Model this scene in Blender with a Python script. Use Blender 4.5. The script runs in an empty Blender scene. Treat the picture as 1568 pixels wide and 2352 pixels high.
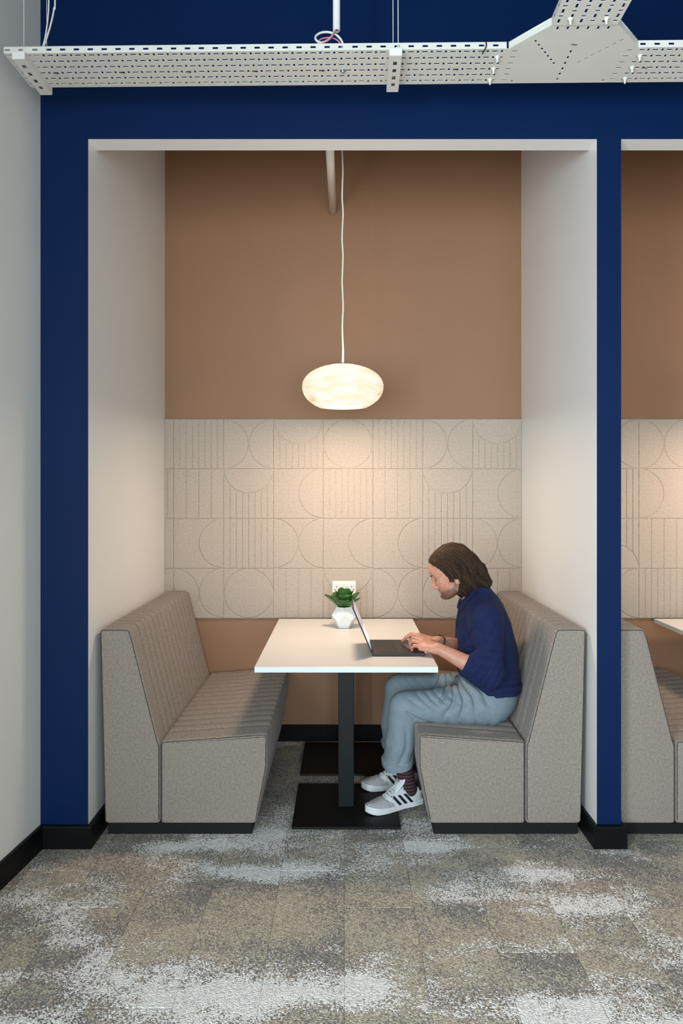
import bpy, bmesh, math, random
import numpy as np
from mathutils import Vector, Matrix

# ---------------------------------------------------------------- camera, light, exposure
SC = bpy.context.scene
C = SC.collection
F_PX, VPX, VPY, CAM_H = 1650.0, 791.0, 1126.0, 1.5
cam_d = bpy.data.cameras.new('camera'); cam = bpy.data.objects.new('camera', cam_d); C.objects.link(cam)
cam.location = (0, 0, CAM_H); cam.rotation_euler = (math.pi/2, 0, 0)
cam_d.sensor_fit = 'HORIZONTAL'; cam_d.sensor_width = 36.0
cam_d.lens = 36.0*F_PX/1568.0
cam_d.shift_x = -(VPX-784.0)/1568.0
cam_d.shift_y = -(1176.0-VPY)/1568.0
cam_d.clip_start = 0.05
SC.camera = cam
SC.view_settings.view_transform = 'Standard'
SC.view_settings.look = 'None'
SC.view_settings.gamma = 1.0
SC.view_settings.use_curve_mapping = False
SC.view_settings.exposure = 0.0
W = bpy.data.worlds.new('world'); SC.world = W; W.use_nodes = True
W.node_tree.nodes['Background'].inputs[0].default_value = (0.55, 0.72, 0.95, 1)
W.node_tree.nodes['Background'].inputs[1].default_value = 0.6
def area(name, loc, rot, sx, sy, power, col):
    d = bpy.data.lights.new(name, 'AREA'); d.shape = 'RECTANGLE'; d.size = sx; d.size_y = sy
    d.energy = power; d.color = col
    o = bpy.data.objects.new(name, d); C.objects.link(o); o.location = loc; o.rotation_euler = rot
    return o
# daylight through the glazing at the far end of the room, behind the camera
area('window_daylight', (0.1, -2.75, 1.50), (math.pi/2, 0, 0), 3.4, 2.2, 245, (0.85, 0.95, 1.0))
# daylight through the window in the left wall, behind the camera
area('side_window_daylight', (-1.76, -1.1, 1.50), (math.pi/2, 0, -math.pi/2-0.09), 1.9, 1.9, 320, (0.76, 0.91, 1.0))
LAMP_W = 14.0
LAMP_COL = (1.0, 0.75, 0.56)

# ---------------------------------------------------------------- helpers
def P(px, py, Y):
    return Vector(((px-VPX)/F_PX*Y, Y, CAM_H-(py-VPY)/F_PX*Y))
def lin(r, g, b):
    f = lambda c: (c/255/12.92) if c/255 <= 0.04045 else ((c/255+0.055)/1.055)**2.4
    return (f(r), f(g), f(b), 1.0)
def empty(name, loc=(0, 0, 0), rz=0.0):
    o = bpy.data.objects.new(name, None); C.objects.link(o); o.location = loc; o.rotation_euler = (0, 0, rz)
    o.empty_display_size = 0.05
    return o
def tag(o, label=None, cat=None, group=None, kind=None):
    if label: o['label'] = label
    if cat: o['category'] = cat
    if group: o['group'] = group
    if kind: o['kind'] = kind
    return o
def mesh_obj(name, verts, faces, mats, parent=None, smooth=False, idx=None):
    me = bpy.data.meshes.new(name)
    me.from_pydata([tuple(v) for v in verts], [], faces)
    if not isinstance(mats, (list, tuple)): mats = [mats]
    for m in mats: me.materials.append(m)
    if idx is not None: me.polygons.foreach_set('material_index', idx)
    if smooth: me.polygons.foreach_set('use_smooth', [True]*len(me.polygons))
    me.update()
    o = bpy.data.objects.new(name, me); C.objects.link(o)
    if parent: o.parent = parent
    return o
class MB:
    """collects shapes into one mesh"""
    def __init__(s): s.v = []; s.f = []; s.m = []
    def add(s, verts, faces, mi=0):
        n = len(s.v); s.v += [tuple(v) for v in verts]
        s.f += [tuple(i+n for i in f) for f in faces]; s.m += [mi]*len(faces)
    def box(s, x0, x1, y0, y1, z0, z1, mi=0, M=None):
        vs = [Vector(p) for p in ((x0,y0,z0),(x1,y0,z0),(x1,y1,z0),(x0,y1,z0),(x0,y0,z1),(x1,y0,z1),(x1,y1,z1),(x0,y1,z1))]
        if M is not None: vs = [M@v for v in vs]
        s.add(vs, [(0,3,2,1),(4,5,6,7),(0,1,5,4),(1,2,6,5),(2,3,7,6),(3,0,4,7)], mi)
    def bbox(s, x0, x1, y0, y1, z0, z1, b, mi=0, M=None, seg=2):
        bm = bmesh.new(); bmesh.ops.create_cube(bm, size=1)
        for v in bm.verts: v.co = Vector((x0+(v.co.x+.5)*(x1-x0), y0+(v.co.y+.5)*(y1-y0), z0+(v.co.z+.5)*(z1-z0)))
        bmesh.ops.bevel(bm, geom=bm.edges[:], offset=b, segments=seg, affect='EDGES', profile=.5)
        s.bm(bm, mi, M)
    def bm(s, bm, mi=0, M=None):
        bm.verts.index_update()
        vs = [v.co.copy() if M is None else M@v.co for v in bm.verts]
        s.add(vs, [tuple(v.index for v in f.verts) for f in bm.faces], mi); bm.free()
    def tube(s, pts, r, n=8, mi=0, cap=True):
        pts = [Vector(p) for p in pts]; k = len(pts)
        rs = r if isinstance(r, (list, tuple)) else [r]*k
        t0 = (pts[1]-pts[0]).normalized()
        a = t0.orthogonal().normalized(); rings = []
        for i in range(k):
            t = (pts[min(i+1, k-1)]-pts[max(i-1, 0)])
            t = t.normalized() if t.length > 1e-9 else t0
            a = (a - t*a.dot(t)); a = a.normalized() if a.length > 1e-9 else t.orthogonal().normalized()
            b = t.cross(a)
            rings.append([pts[i]+(a*math.cos(2*math.pi*j/n)+b*math.sin(2*math.pi*j/n))*rs[i] for j in range(n)])
        vs = [p for r_ in rings for p in r_]
        fs = [(i*n+j, i*n+(j+1)%n, (i+1)*n+(j+1)%n, (i+1)*n+j) for i in range(k-1) for j in range(n)]
        if cap: fs += [tuple(range(n-1, -1, -1)), tuple((k-1)*n+j for j in range(n))]
        s.add(vs, fs, mi)
    def lathe(s, prof, n=32, mi=0, origin=(0,0,0), M=None):
        ox, oy, oz = origin; k = len(prof); vs = []
        for r, z in prof:
            for j in range(n):
                a = 2*math.pi*j/n; v = Vector((ox+r*math.cos(a), oy+r*math.sin(a), oz+z)); vs.append(v if M is None else M@v)
        fs = [(i*n+j, i*n+(j+1)%n, (i+1)*n+(j+1)%n, (i+1)*n+j) for i in range(k-1) for j in range(n)]
        s.add(vs, fs, mi)
    def disc(s, c, r, n=16, mi=0, nz=1):
        vs = [Vector(c)+Vector((r*math.cos(2*math.pi*j/n), r*math.sin(2*math.pi*j/n), 0)) for j in range(n)]
        s.add(vs, [tuple(range(n)) if nz > 0 else tuple(range(n-1,-1,-1))], mi)
    def build(s, name, mats, parent=None, smooth=False):
        o = mesh_obj(name, s.v, s.f, mats, parent, smooth, s.m)
        return o
def smooth_by_angle(o, ang=35):
    me = o.data
    me.polygons.foreach_set('use_smooth', [True]*len(me.polygons))
    bm = bmesh.new(); bm.from_mesh(me)
    for e in bm.edges:
        if len(e.link_faces) == 2 and e.calc_face_angle(0) > math.radians(ang): e.smooth = False
    bm.to_mesh(me); bm.free(); return o
def smoothline(pts, n=6):
    """Catmull-Rom through pts"""
    pts = [Vector(p) for p in pts]; out = []
    for i in range(len(pts)-1):
        p0, p1, p2, p3 = pts[max(i-1,0)], pts[i], pts[i+1], pts[min(i+2,len(pts)-1)]
        for j in range(n):
            t = j/n
            out.append(.5*((2*p1)+(p2-p0)*t+(2*p0-5*p1+4*p2-p3)*t*t+(3*p1-p0-3*p2+p3)*t**3))
    out.append(pts[-1]); return out
def copy_tree(o, parent=None):
    c = o.copy(); C.objects.link(c); c.parent = parent
    for ch in list(o.children): copy_tree(ch, c)
    return c

# ---------------------------------------------------------------- materials
def new_mat(name):
    m = bpy.data.materials.new(name); m.use_nodes = True
    return m, m.node_tree, m.node_tree.nodes['Principled BSDF']
def N(nt, t, **kw):
    n = nt.nodes.new(t)
    for k, v in kw.items():
        if hasattr(n, k): setattr(n, k, v)
        else: n.inputs[k].default_value = v
    return n
def ramp(nt, fac, stops, interp='LINEAR'):
    r = nt.nodes.new('ShaderNodeValToRGB'); r.color_ramp.interpolation = interp
    e = r.color_ramp.elements
    e[0].position, e[0].color = stops[0]; e[1].position, e[1].color = stops[-1]
    for p, c in stops[1:-1]:
        x = e.new(p); x.color = c
    nt.links.new(fac, r.inputs[0]); return r
def plain(name, col, rough=0.5, var=0.06, scale=30, bump=0.0, bscale=200, metal=0.0, spec=0.5, coat=0.0):
    m, nt, b = new_mat(name); L = nt.links.new
    tc = N(nt, 'ShaderNodeTexCoord')
    n1 = N(nt, 'ShaderNodeTexNoise'); n1.inputs['Scale'].default_value = scale; n1.inputs['Detail'].default_value = 4
    L(tc.outputs['Object'], n1.inputs['Vector'])
    c0 = tuple(max(0, c*(1-var)) for c in col[:3])+(1,); c1 = tuple(min(1, c*(1+var)) for c in col[:3])+(1,)
    r = ramp(nt, n1.outputs['Fac'], [(.3, c0), (.7, c1)])
    L(r.outputs[0], b.inputs['Base Color'])
    b.inputs['Roughness'].default_value = rough; b.inputs['Metallic'].default_value = metal
    b.inputs['Specular IOR Level'].default_value = spec
    if coat: b.inputs['Coat Weight'].default_value = coat
    if bump:
        n2 = N(nt, 'ShaderNodeTexNoise'); n2.inputs['Scale'].default_value = bscale; n2.inputs['Detail'].default_value = 3
        L(tc.outputs['Object'], n2.inputs['Vector'])
        bp = N(nt, 'ShaderNodeBump'); bp.inputs['Strength'].default_value = bump; bp.inputs['Distance'].default_value = .002
        L(n2.outputs['Fac'], bp.inputs['Height']); L(bp.outputs[0], b.inputs['Normal'])
    return m
def felt(name, c_dark, c_mid, c_light, scale=420, bump=.35, rough=.95, patch=.0):
    """heathered wool felt: speckles of three yarn colours"""
    m, nt, b = new_mat(name); L = nt.links.new
    tc = N(nt, 'ShaderNodeTexCoord')
    n1 = N(nt, 'ShaderNodeTexNoise'); n1.inputs['Scale'].default_value = scale; n1.inputs['Detail'].default_value = 2
    n2 = N(nt, 'ShaderNodeTexNoise'); n2.inputs['Scale'].default_value = scale*.22; n2.inputs['Detail'].default_value = 4
    L(tc.outputs['Object'], n1.inputs['Vector']); L(tc.outputs['Object'], n2.inputs['Vector'])
    mx = N(nt, 'ShaderNodeMix', data_type='FLOAT'); mx.inputs[0].default_value = .22
    L(n1.outputs['Fac'], mx.inputs[2]); L(n2.outputs['Fac'], mx.inputs[3])
    r = ramp(nt, mx.outputs[0], [(.36, c_dark), (.5, c_mid), (.64, c_light)])
    L(r.outputs[0], b.inputs['Base Color']); b.inputs['Roughness'].default_value = rough
    b.inputs['Specular IOR Level'].default_value = .15
    b.inputs['Sheen Weight'].default_value = .15; b.inputs['Sheen Roughness'].default_value = .6
    bp = N(nt, 'ShaderNodeBump'); bp.inputs['Strength'].default_value = bump; bp.inputs['Distance'].default_value = .0015
    L(mx.outputs[0], bp.inputs['Height']); L(bp.outputs[0], b.inputs['Normal'])
    return m
M = {}
M['navy'] = plain('navy_paint', (0.0002, 0.0115, 0.056, 1), .5, .04, 3, .05, 90, spec=.12)
M['white_paint'] = plain('white_paint', (.75, .745, .73, 1), .28, .012, 2, .04, 120)
M['grey_paint'] = plain('off_white_wall_paint', (.66, .655, .62, 1), .5, .015, 2, .04, 120)
M['tan'] = plain('tan_paint', (.275, .140, .070, 1), .6, .02, 3, .05, 120)
M['black_board'] = plain('black_baseboard', (.0045, .0046, .0048, 1), .4, .1, 20, spec=.12)
M['ceiling'] = plain('dark_soffit', (.045, .05, .06, 1), .8, .1, 4)
M['room_white'] = plain('room_white', (.62, .62, .60, 1), .7, .02, 3)
M['felt_wall'] = felt('beige_felt', (.31,.25,.20,1), (.425,.36,.298,1), (.525,.455,.385,1), 380, .25)
M['felt_bench'] = felt('greige_wool', (.122,.101,.083,1), (.235,.197,.164,1), (.355,.306,.262,1), 430, .2)
M['seam'] = plain('seam_thread', (.055,.048,.042,1), .9)
M['laminate'] = plain('white_laminate', (.72,.71,.685,1), .38, .01, 3)
M['table_edge'] = plain('daylit_edge_band', (.62,.68,.70,1), .4, .01, 3)  # cool daylight on the table edge is put into this bluish colour
M['black_metal'] = plain('black_powder_coat', (.005,.005,.0055,1), .55, .15, 60, .12, 900, spec=.2)
M['column'] = plain('charcoal_powder_coat', (.0065,.0082,.0092,1), .45, .1, 40, .1, 900, spec=.2)
M['tray'] = plain('white_powder_coat', (.62,.605,.555,1), .45, .015, 8)
M['pvc'] = plain('white_plastic', (.68,.67,.63,1), .35, .015, 8)
M['pink'] = plain('pink_cable', (.62,.22,.27,1), .5)
M['steel'] = plain('zinc_steel', (.45,.5,.52,1), .3, .1, 60, metal=1)
M['tie'] = plain('black_nylon', (.012,.012,.013,1), .4)
M['cord'] = plain('white_cord', (.80,.77,.70,1), .6)
M['kick'] = plain('black_plinth', (.007,.007,.008,1), .7, .2, 60, .2, 400, spec=.2)
M['laptop'] = plain('dark_bronze_aluminium', (.022,.018,.016,1), .45, .06, 60, metal=.15, spec=.35)
M['key'] = plain('black_keycap', (.02,.018,.017,1), .55)
M['pot'] = plain('white_ceramic', (.78,.80,.80,1), .28, .01, 10)
M['soil'] = plain('dark_soil', (.02,.015,.012,1), .95, .4, 60)
M['socket'] = plain('white_socket_plastic', (.72,.70,.66,1), .3, .01, 10)
M['hole'] = plain('dark_slot', (.01,.01,.01,1), .8)

def carpet():
    m, nt, b = new_mat('carpet'); L = nt.links.new
    geo = N(nt, 'ShaderNodeNewGeometry'); oi = N(nt, 'ShaderNodeObjectInfo')
    off = N(nt, 'ShaderNodeVectorMath', operation='SCALE'); off.inputs[0].default_value = (7.3, 3.1, 1.7)
    L(oi.outputs['Random'], off.inputs['Scale'])
    pos = N(nt, 'ShaderNodeVectorMath', operation='ADD')
    L(geo.outputs['Position'], pos.inputs[0]); L(off.outputs[0], pos.inputs[1])
    def noise(vec, scale, detail, rough, sx=1, sy=1):
        mp = N(nt, 'ShaderNodeMapping'); mp.inputs['Scale'].default_value = (sx, sy, 1)
        L(vec, mp.inputs['Vector'])
        n = N(nt, 'ShaderNodeTexNoise'); n.inputs['Scale'].default_value = scale
        n.inputs['Detail'].default_value = detail; n.inputs['Roughness'].default_value = rough
        L(mp.outputs[0], n.inputs['Vector']); return n.outputs['Fac']
    def math_(op, a, b_, clamp=False):
        n = N(nt, 'ShaderNodeMath', operation=op); n.use_clamp = clamp
        for i, x in enumerate((a, b_)):
            if isinstance(x, (int, float)): n.inputs[i].default_value = x
            else: L(x, n.inputs[i])
        return n.outputs[0]
    # tufts
    vo = N(nt, 'ShaderNodeTexVoronoi'); vo.inputs['Scale'].default_value = 215
    L(geo.outputs['Position'], vo.inputs['Vector'])
    sep = N(nt, 'ShaderNodeSeparateColor'); L(vo.outputs['Color'], sep.inputs[0])
    r1, r2 = sep.outputs[0], sep.outputs[1]
    # large drifts run on across the planks, small blocks shift from plank to plank
    big = noise(geo.outputs['Position'], 1.5, 3.5, .58, .75, 1.45)
    loc = noise(pos.outputs[0], 4.2, 5, .66, .8, 1.25)
    fine = noise(pos.outputs[0], 22, 4, .7)
    white = math_('ADD', math_('MULTIPLY', big, .62), math_('MULTIPLY', loc, .38))
    white = math_('ADD', white, math_('MULTIPLY', math_('SUBTRACT', fine, .5), .14))
    white = math_('ADD', white, math_('MULTIPLY', math_('SUBTRACT', r1, .5), .13))
    # woven drifts of pale yarn, each with its own place and size on the floor
    for cx_, cy_, rx_, ry_, am_ in ((-.55,2.14,.85,.17,.105),(.62,2.10,.75,.16,.07),(-.30,2.82,.30,.11,.10),(.72,2.82,.42,.11,.09),(1.15,2.97,.30,.10,.12),
                                    (.35,3.03,.40,.07,.07),(-.95,2.45,.25,.16,.06),(-.75,1.95,.7,.2,.06),(1.0,1.95,.5,.18,.08),(-.75,3.02,.45,.07,.07),(1.25,2.2,.3,.2,.08),(0,2.5,2.2,.16,-.05)):
        sb = N(nt, 'ShaderNodeVectorMath', operation='SUBTRACT'); sb.inputs[1].default_value = (cx_, cy_, 0); L(geo.outputs['Position'], sb.inputs[0])
        dv_ = N(nt, 'ShaderNodeVectorMath', operation='DIVIDE'); dv_.inputs[1].default_value = (rx_, ry_, 1); L(sb.outputs[0], dv_.inputs[0])
        ln = N(nt, 'ShaderNodeVectorMath', operation='LENGTH'); L(dv_.outputs[0], ln.inputs[0])
        white = math_('ADD', white, math_('MULTIPLY', math_('SUBTRACT', 1.0, ln.outputs['Value'], True), am_*1.6))
    wm = math_('MULTIPLY', math_('SUBTRACT', white, .550), 40, True)
    dark = noise(pos.outputs[0], 3.0, 4, .62, .8, 1.1)
    dark = math_('ADD', dark, math_('MULTIPLY', math_('SUBTRACT', fine, .5), .25))
    dark = math_('ADD', dark, math_('MULTIPLY', math_('SUBTRACT', r2, .5), .36))
    dm = math_('MULTIPLY', math_('SUBTRACT', dark, .53), 20, True)
    base = ramp(nt, r1, [(0, (.27,.24,.20,1)), (.5, (.43,.385,.305,1)), (1, (.60,.545,.44,1))])
    drk = ramp(nt, r1, [(0, (.14,.13,.13,1)), (1, (.28,.265,.255,1))])
    wht = ramp(nt, r2, [(0, (.52,.52,.50,1)), (.4, (.74,.74,.72,1)), (1, (.88,.89,.88,1))])
    m1 = N(nt, 'ShaderNodeMix', data_type='RGBA'); L(dm, m1.inputs[0]); L(base.outputs[0], m1.inputs[6]); L(drk.outputs[0], m1.inputs[7])
    m2 = N(nt, 'ShaderNodeMix', data_type='RGBA'); L(wm, m2.inputs[0]); L(m1.outputs[2], m2.inputs[6]); L(wht.outputs[0], m2.inputs[7])
    L(m2.outputs[2], b.inputs['Base Color'])
    b.inputs['Roughness'].default_value = .95; b.inputs['Specular IOR Level'].default_value = .1
    h = math_('SUBTRACT', 1.0, math_('MULTIPLY', vo.outputs['Distance'], 1.4))
    bp = N(nt, 'ShaderNodeBump'); bp.inputs['Strength'].default_value = .5; bp.inputs['Distance'].default_value = .004
    L(h, bp.inputs['Height']); L(bp.outputs[0], b.inputs['Normal'])
    return m
M['carpet'] = carpet()

# ---------------------------------------------------------------- structure
YF, YB = 3.02, 4.31            # face of the blue wall, face of the tan back wall
XL, XR = -1.077, 1.060         # booth side walls
PITCH = 2.236
XC1 = 1.1622                   # right face of the column = left wall of second booth
XR2 = XC1 + (XR-XL)
HDR, TOP = 2.976, 4.2
WL = lambda y: -1.2776-0.088*(YF-y)      # left wall line (runs slightly off square)
XEND, YREAR = 6.2, -2.8

mb = MB(); mb.box(-2.3, XEND, YREAR-.1, YB+.15, -.06, -.004)
floor = tag(mb.build('floor', M['carpet']), kind='structure')
me_t = None
random.seed(4)
ti = 0
for i in range(-6, 13):
    stag = [.58, .08, .33, .83][i % 4]
    y = -1.0+stag-1.0
    while y < YB:
        y0, y1 = max(y, -1.0), min(y+1.0, YB)
        x0 = i*.25; x1 = x0+.25
        if y1-y0 > .05:
            mb = MB(); g = .0007
            mb.add([(x0+g,y0+g,-.004),(x1-g,y0+g,-.004),(x1-g,y1-g,-.004),(x0+g,y1-g,-.004),
                    (x0+g,y0+g,-.0012),(x1-g,y0+g,-.0012),(x1-g,y1-g,-.0012),(x0+g,y1-g,-.0012),
                    (x0+.005,y0+.005,0),(x1-.005,y0+.005,0),(x1-.005,y1-.005,0),(x0+.005,y1-.005,0)],
                   [(0,1,5,4),(1,2,6,5),(2,3,7,6),(3,0,4,7),(4,5,9,8),(5,6,10,9),(6,7,11,10),(7,4,8,11),(8,9,10,11)])
            mb.build('carpet_plank', M['carpet'], floor)
        y += 1.0

mb = MB(); mb.box(-2.3, XEND, YREAR-.1, YB+.15, TOP, TOP+.1)
tag(mb.build('ceiling', M['ceiling']), kind='structure')

def wall_mesh(name, boxes, mats, blue_front=True):
    mb = MB()
    for b in boxes: mb.box(*b)
    o = mb.build(name, mats)
    if len(mats) > 1:
        for p in o.data.polygons: p.material_index = 1 if p.normal.y < -.9 else 0
    return tag(o, kind='structure')
T = .10
wall_mesh('wall_front', [
    (WL(YF)-.12, XL, YF, YF+T, 0, TOP), (XR, XC1, YF, YF+T, 0, TOP),
    (XL, XR, YF, YF+T, HDR, TOP), (XC1, XR2, YF, YF+T, HDR, TOP), (XR2, XEND, YF, YF+T, 0, TOP)],
    [M['white_paint'], M['navy']])
wall_mesh('wall_back', [(XL-.1, XR2+.1, YB, YB+.12, 0, TOP)], [M['tan']])
wall_mesh('wall_booth_left', [(XL-.1, XL, YF+T, YB, 0, TOP)], [M['white_paint']])
wall_mesh('wall_partition', [(XR, XC1, YF+T, YB, 0, TOP)], [M['white_paint']])
wall_mesh('wall_booth_right', [(XR2, XR2+.1, YF+T, YB, 0, TOP)], [M['white_paint']])
# left wall, with the window opening behind the camera
def slab_left(y0, y1, z0, z1):
    v = [(WL(y0)-.14,y0,z0),(WL(y0),y0,z0),(WL(y1),y1,z0),(WL(y1)-.14,y1,z0)]
    v += [(a,b_,z1) for a,b_,_ in v]
    return v, [(0,3,2,1),(4,5,6,7),(0,1,5,4),(1,2,6,5),(2,3,7,6),(3,0,4,7)]
mb = MB()
for a in ((-.1,YF,0,TOP), (YREAR,-2.1,0,TOP), (-2.1,-.1,0,.5), (-2.1,-.1,2.5,TOP)): mb.add(*slab_left(*a))
tag(mb.build('wall_left', M['grey_paint']), kind='structure')
mb = MB()
for a in ((-2.2,-1.7,0,TOP),(2.0,XEND,0,TOP),(-1.7,2.0,0,.35),(-1.7,2.0,2.65,TOP)):
    mb.box(a[0],a[1],YREAR-.1,YREAR,a[2],a[3])
tag(mb.build('wall_rear', M['room_white']), kind='structure')
mb = MB(); mb.box(XEND-.1, XEND, YREAR, YF, 0, TOP)
tag(mb.build('wall_right', M['room_white']), kind='structure')

# baseboards: a board with a small rounded top
BH, BT = .095, .019
def board(name, pts, side):
    """pts: floor line of the wall face; side: +1 the board lies left of the walking direction"""
    prof = [(0,0),(BT,0),(BT,BH-.006),(BT-.002,BH-.002),(BT-.006,BH),(0,BH)]
    pts = [Vector((p[0],p[1],0)) for p in pts]; k = len(pts); rings = []
    for i in range(k):
        d0 = (pts[i]-pts[i-1]).normalized() if i else None
        d1 = (pts[i+1]-pts[i]).normalized() if i < k-1 else None
        n = lambda d: Vector((-d.y, d.x, 0))*side
        if d0 and d1:
            mvec = (n(d0)+n(d1)); mvec = mvec/(mvec.dot(n(d0)))
        else: mvec = n(d0 or d1)
        rings.append([pts[i]+mvec*a+Vector((0,0,z)) for a, z in prof])
    m = len(prof); mb = MB()
    mb.add([p for r in rings for p in r], [(i*m+j, i*m+(j+1)%m, (i+1)*m+(j+1)%m, (i+1)*m+j) for i in range(k-1) for j in range(m)]
           + [tuple(range(m)), tuple((k-1)*m+j for j in range(m-1,-1,-1))])
    o = mb.build(name, M['black_board'])
    bm = bmesh.new(); bm.from_mesh(o.data); bmesh.ops.recalc_face_normals(bm, faces=bm.faces); bm.to_mesh(o.data); bm.free()
    return tag(o, kind='structure')
board('baseboard_front', [(WL(-2.75),-2.75),(WL(YF),YF),(XL,YF),(XL,YB),(XR,YB),(XR,YF),(XC1,YF),(XC1,YB),(XR2,YB),(XR2,YF),(XEND-.1,YF)], -1)

# ---------------------------------------------------------------- felt wall tiles
TS = .2986; ZT = 1.927; FELT_Y = YB-.0105
def tile_mesh(kind, x0=0.0, x1=1.0):
    n = 152; nx = max(6, int(round(n*(x1-x0))))
    xs = np.linspace(x0, x1, nx+1); zs = np.linspace(0, 1, n+1)
    X, Z = np.meshgrid(xs, zs, indexing='ij')
    D = np.full(X.shape, 9.0)
    def arc(cx, cz, r): return np.abs(np.hypot(X-cx, Z-cz)-r)
    rr = .492
    if kind in ('S8', 'S4'):
        k = int(kind[1])
        for i in range(1, k): D = np.minimum(D, np.abs(X-i/k))
    if kind in ('L', 'LR'): D = np.minimum(D, arc(0, .5, rr))
    if kind in ('R', 'LR'): D = np.minimum(D, arc(1, .5, rr))
    if kind == 'C': D = np.minimum(D, arc(.5, .5, rr))
    if kind in ('T', 'B'):
        cz = 1.0 if kind == 'T' else 0.0
        D = np.minimum(D, arc(.5, cz, rr))
        out = np.hypot(X-.5, Z-cz) > rr
        for i in range(1, 8): D = np.minimum(D, np.where(out, np.abs(X-i/8), 9))
    E = np.minimum(Z, 1-Z)
    if x0 == 0: E = np.minimum(E, X)
    if x1 == 1: E = np.minimum(E, 1-X)
    hw = .0040/TS
    t = np.clip(D/hw, 0, 1); g = (1-t*t*(3-2*t))
    te = np.clip(E/(.0030/TS), 0, 1); ge = (1-te)*.9
    dep = np.maximum(g*.0050, ge*.0046)
    V = np.stack([(X-x0)*TS, dep, (Z-1)*TS], -1).reshape(-1, 3)
    a = np.arange((nx+1)*(n+1)).reshape(nx+1, n+1)
    Fc = np.stack([a[:-1,:-1], a[1:,:-1], a[1:,1:], a[:-1,1:]], -1).reshape(-1, 4)
    # rim back to the wall
    rim = list(a[:,0])+list(a[-1,1:])+list(a[-2::-1,-1])+list(a[0,-2:0:-1])
    nb = len(V); back = V[rim].copy(); back[:,1] = .0098
    V = np.vstack([V, back]); k = len(rim)
    fs = [tuple(int(q) for q in f) for f in Fc]
    fs += [(int(rim[i]), nb+i, nb+(i+1) % k, int(rim[(i+1) % k])) for i in range(k)]
    me = bpy.data.meshes.new('felt_tile'); me.from_pydata(V.tolist(), [], fs)
    me.polygons.foreach_set('use_smooth', [True]*len(me.polygons))
    me.materials.append(M['felt_wall']); me.update(); return me
tile_cache = {}
def put_tile(parent, kind, x, row, x0=0.0, x1=1.0):
    key = (kind, round(x0, 3), round(x1, 3))
    if key not in tile_cache: tile_cache[key] = tile_mesh(kind, x0, x1)
    o = bpy.data.objects.new('felt_tile', tile_cache[key]); C.objects.link(o); o.parent = parent
    o.location = (x, 0, ZT-row*TS-CAM_H)
rows = [['S8','LR','T','C','S8','LR','T'],
        ['S4','T','R','S8','S4','T','R'],
        ['R','S8','LR','R','R','S8','LR'],
        ['LR','C','S4','T','LR','C','S4']]
part0 = ['L','S8','P','LR']
pan = empty('felt_wall_panel', (0, FELT_Y, CAM_H))
tag(pan, 'beige grooved felt tile panel on back wall behind the seated man', 'wall panel', 'felt wall panels')
GX0 = (398.2-VPX)/F_PX*FELT_Y
frac0 = (GX0-XL-.001)/TS
for r in range(4):
    put_tile(pan, part0[r], XL+.001, r, 1-frac0, 1)
    for c in range(7):
        w = 1.0
        if c == 6: w = min(1.0, (XR-.001-(GX0+6*TS))/TS)
        put_tile(pan, rows[r][c], GX0+c*TS, r, 0, w)
pan2 = empty('felt_wall_panel', (0, FELT_Y, CAM_H))
tag(pan2, 'beige grooved felt tile panel cut by right photo edge, in second booth', 'wall panel', 'felt wall panels')
GX2 = (1466.6-VPX)/F_PX*FELT_Y
rows2 = [['LR','C','S8','R','T','LR'],['L','S4','T','LR','C','S8'],['S4','R','C','S8','R','T'],['S8','LR','R','T','S4','C']]
part2 = ['LR','S8','B','R']
frac2 = (GX2-XC1-.001)/TS
for r in range(4):
    put_tile(pan2, part2[r], XC1+.001, r, 1-frac2, 1)
    for c in range(6): put_tile(pan2, rows2[r][c], GX2+c*TS, r)
    put_tile(pan2, 'S4', GX2+6*TS, r, 0, (XR2-.001-GX2-6*TS)/TS)

# ---------------------------------------------------------------- benches
BY0, BY1 = 3.112, 4.286
def round_poly(pts, n=5):
    """pts: (x, z, radius); returns points with rounded corners"""
    out = []; k = len(pts)
    for i in range(k):
        p = Vector(pts[i][:2]); r = pts[i][2]
        a = Vector(pts[i-1][:2]); b = Vector(pts[(i+1) % k][:2])
        if r <= 0: out.append(p); continue
        da = (a-p).normalized(); db = (b-p).normalized()
        ang = da.angle(db); t = min(r/math.tan(ang/2), (a-p).length*.48, (b-p).length*.48)
        p0 = p+da*t; p1 = p+db*t
        for j in range(n+1):
            s = j/n; out.append((1-s)**2*p0+2*s*(1-s)*p+s*s*p1)
    return out
def densify(poly, step):
    out = []
    for i in range(len(poly)):
        a, b = poly[i], poly[(i+1) % len(poly)]
        m = max(1, int((b-a).length/step))
        for j in range(m): out.append(a.lerp(b, j/m))
    return out
RIBS = [3.235+.0785*i for i in range(14) if 3.235+.0785*i < BY1-.03]
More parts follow.
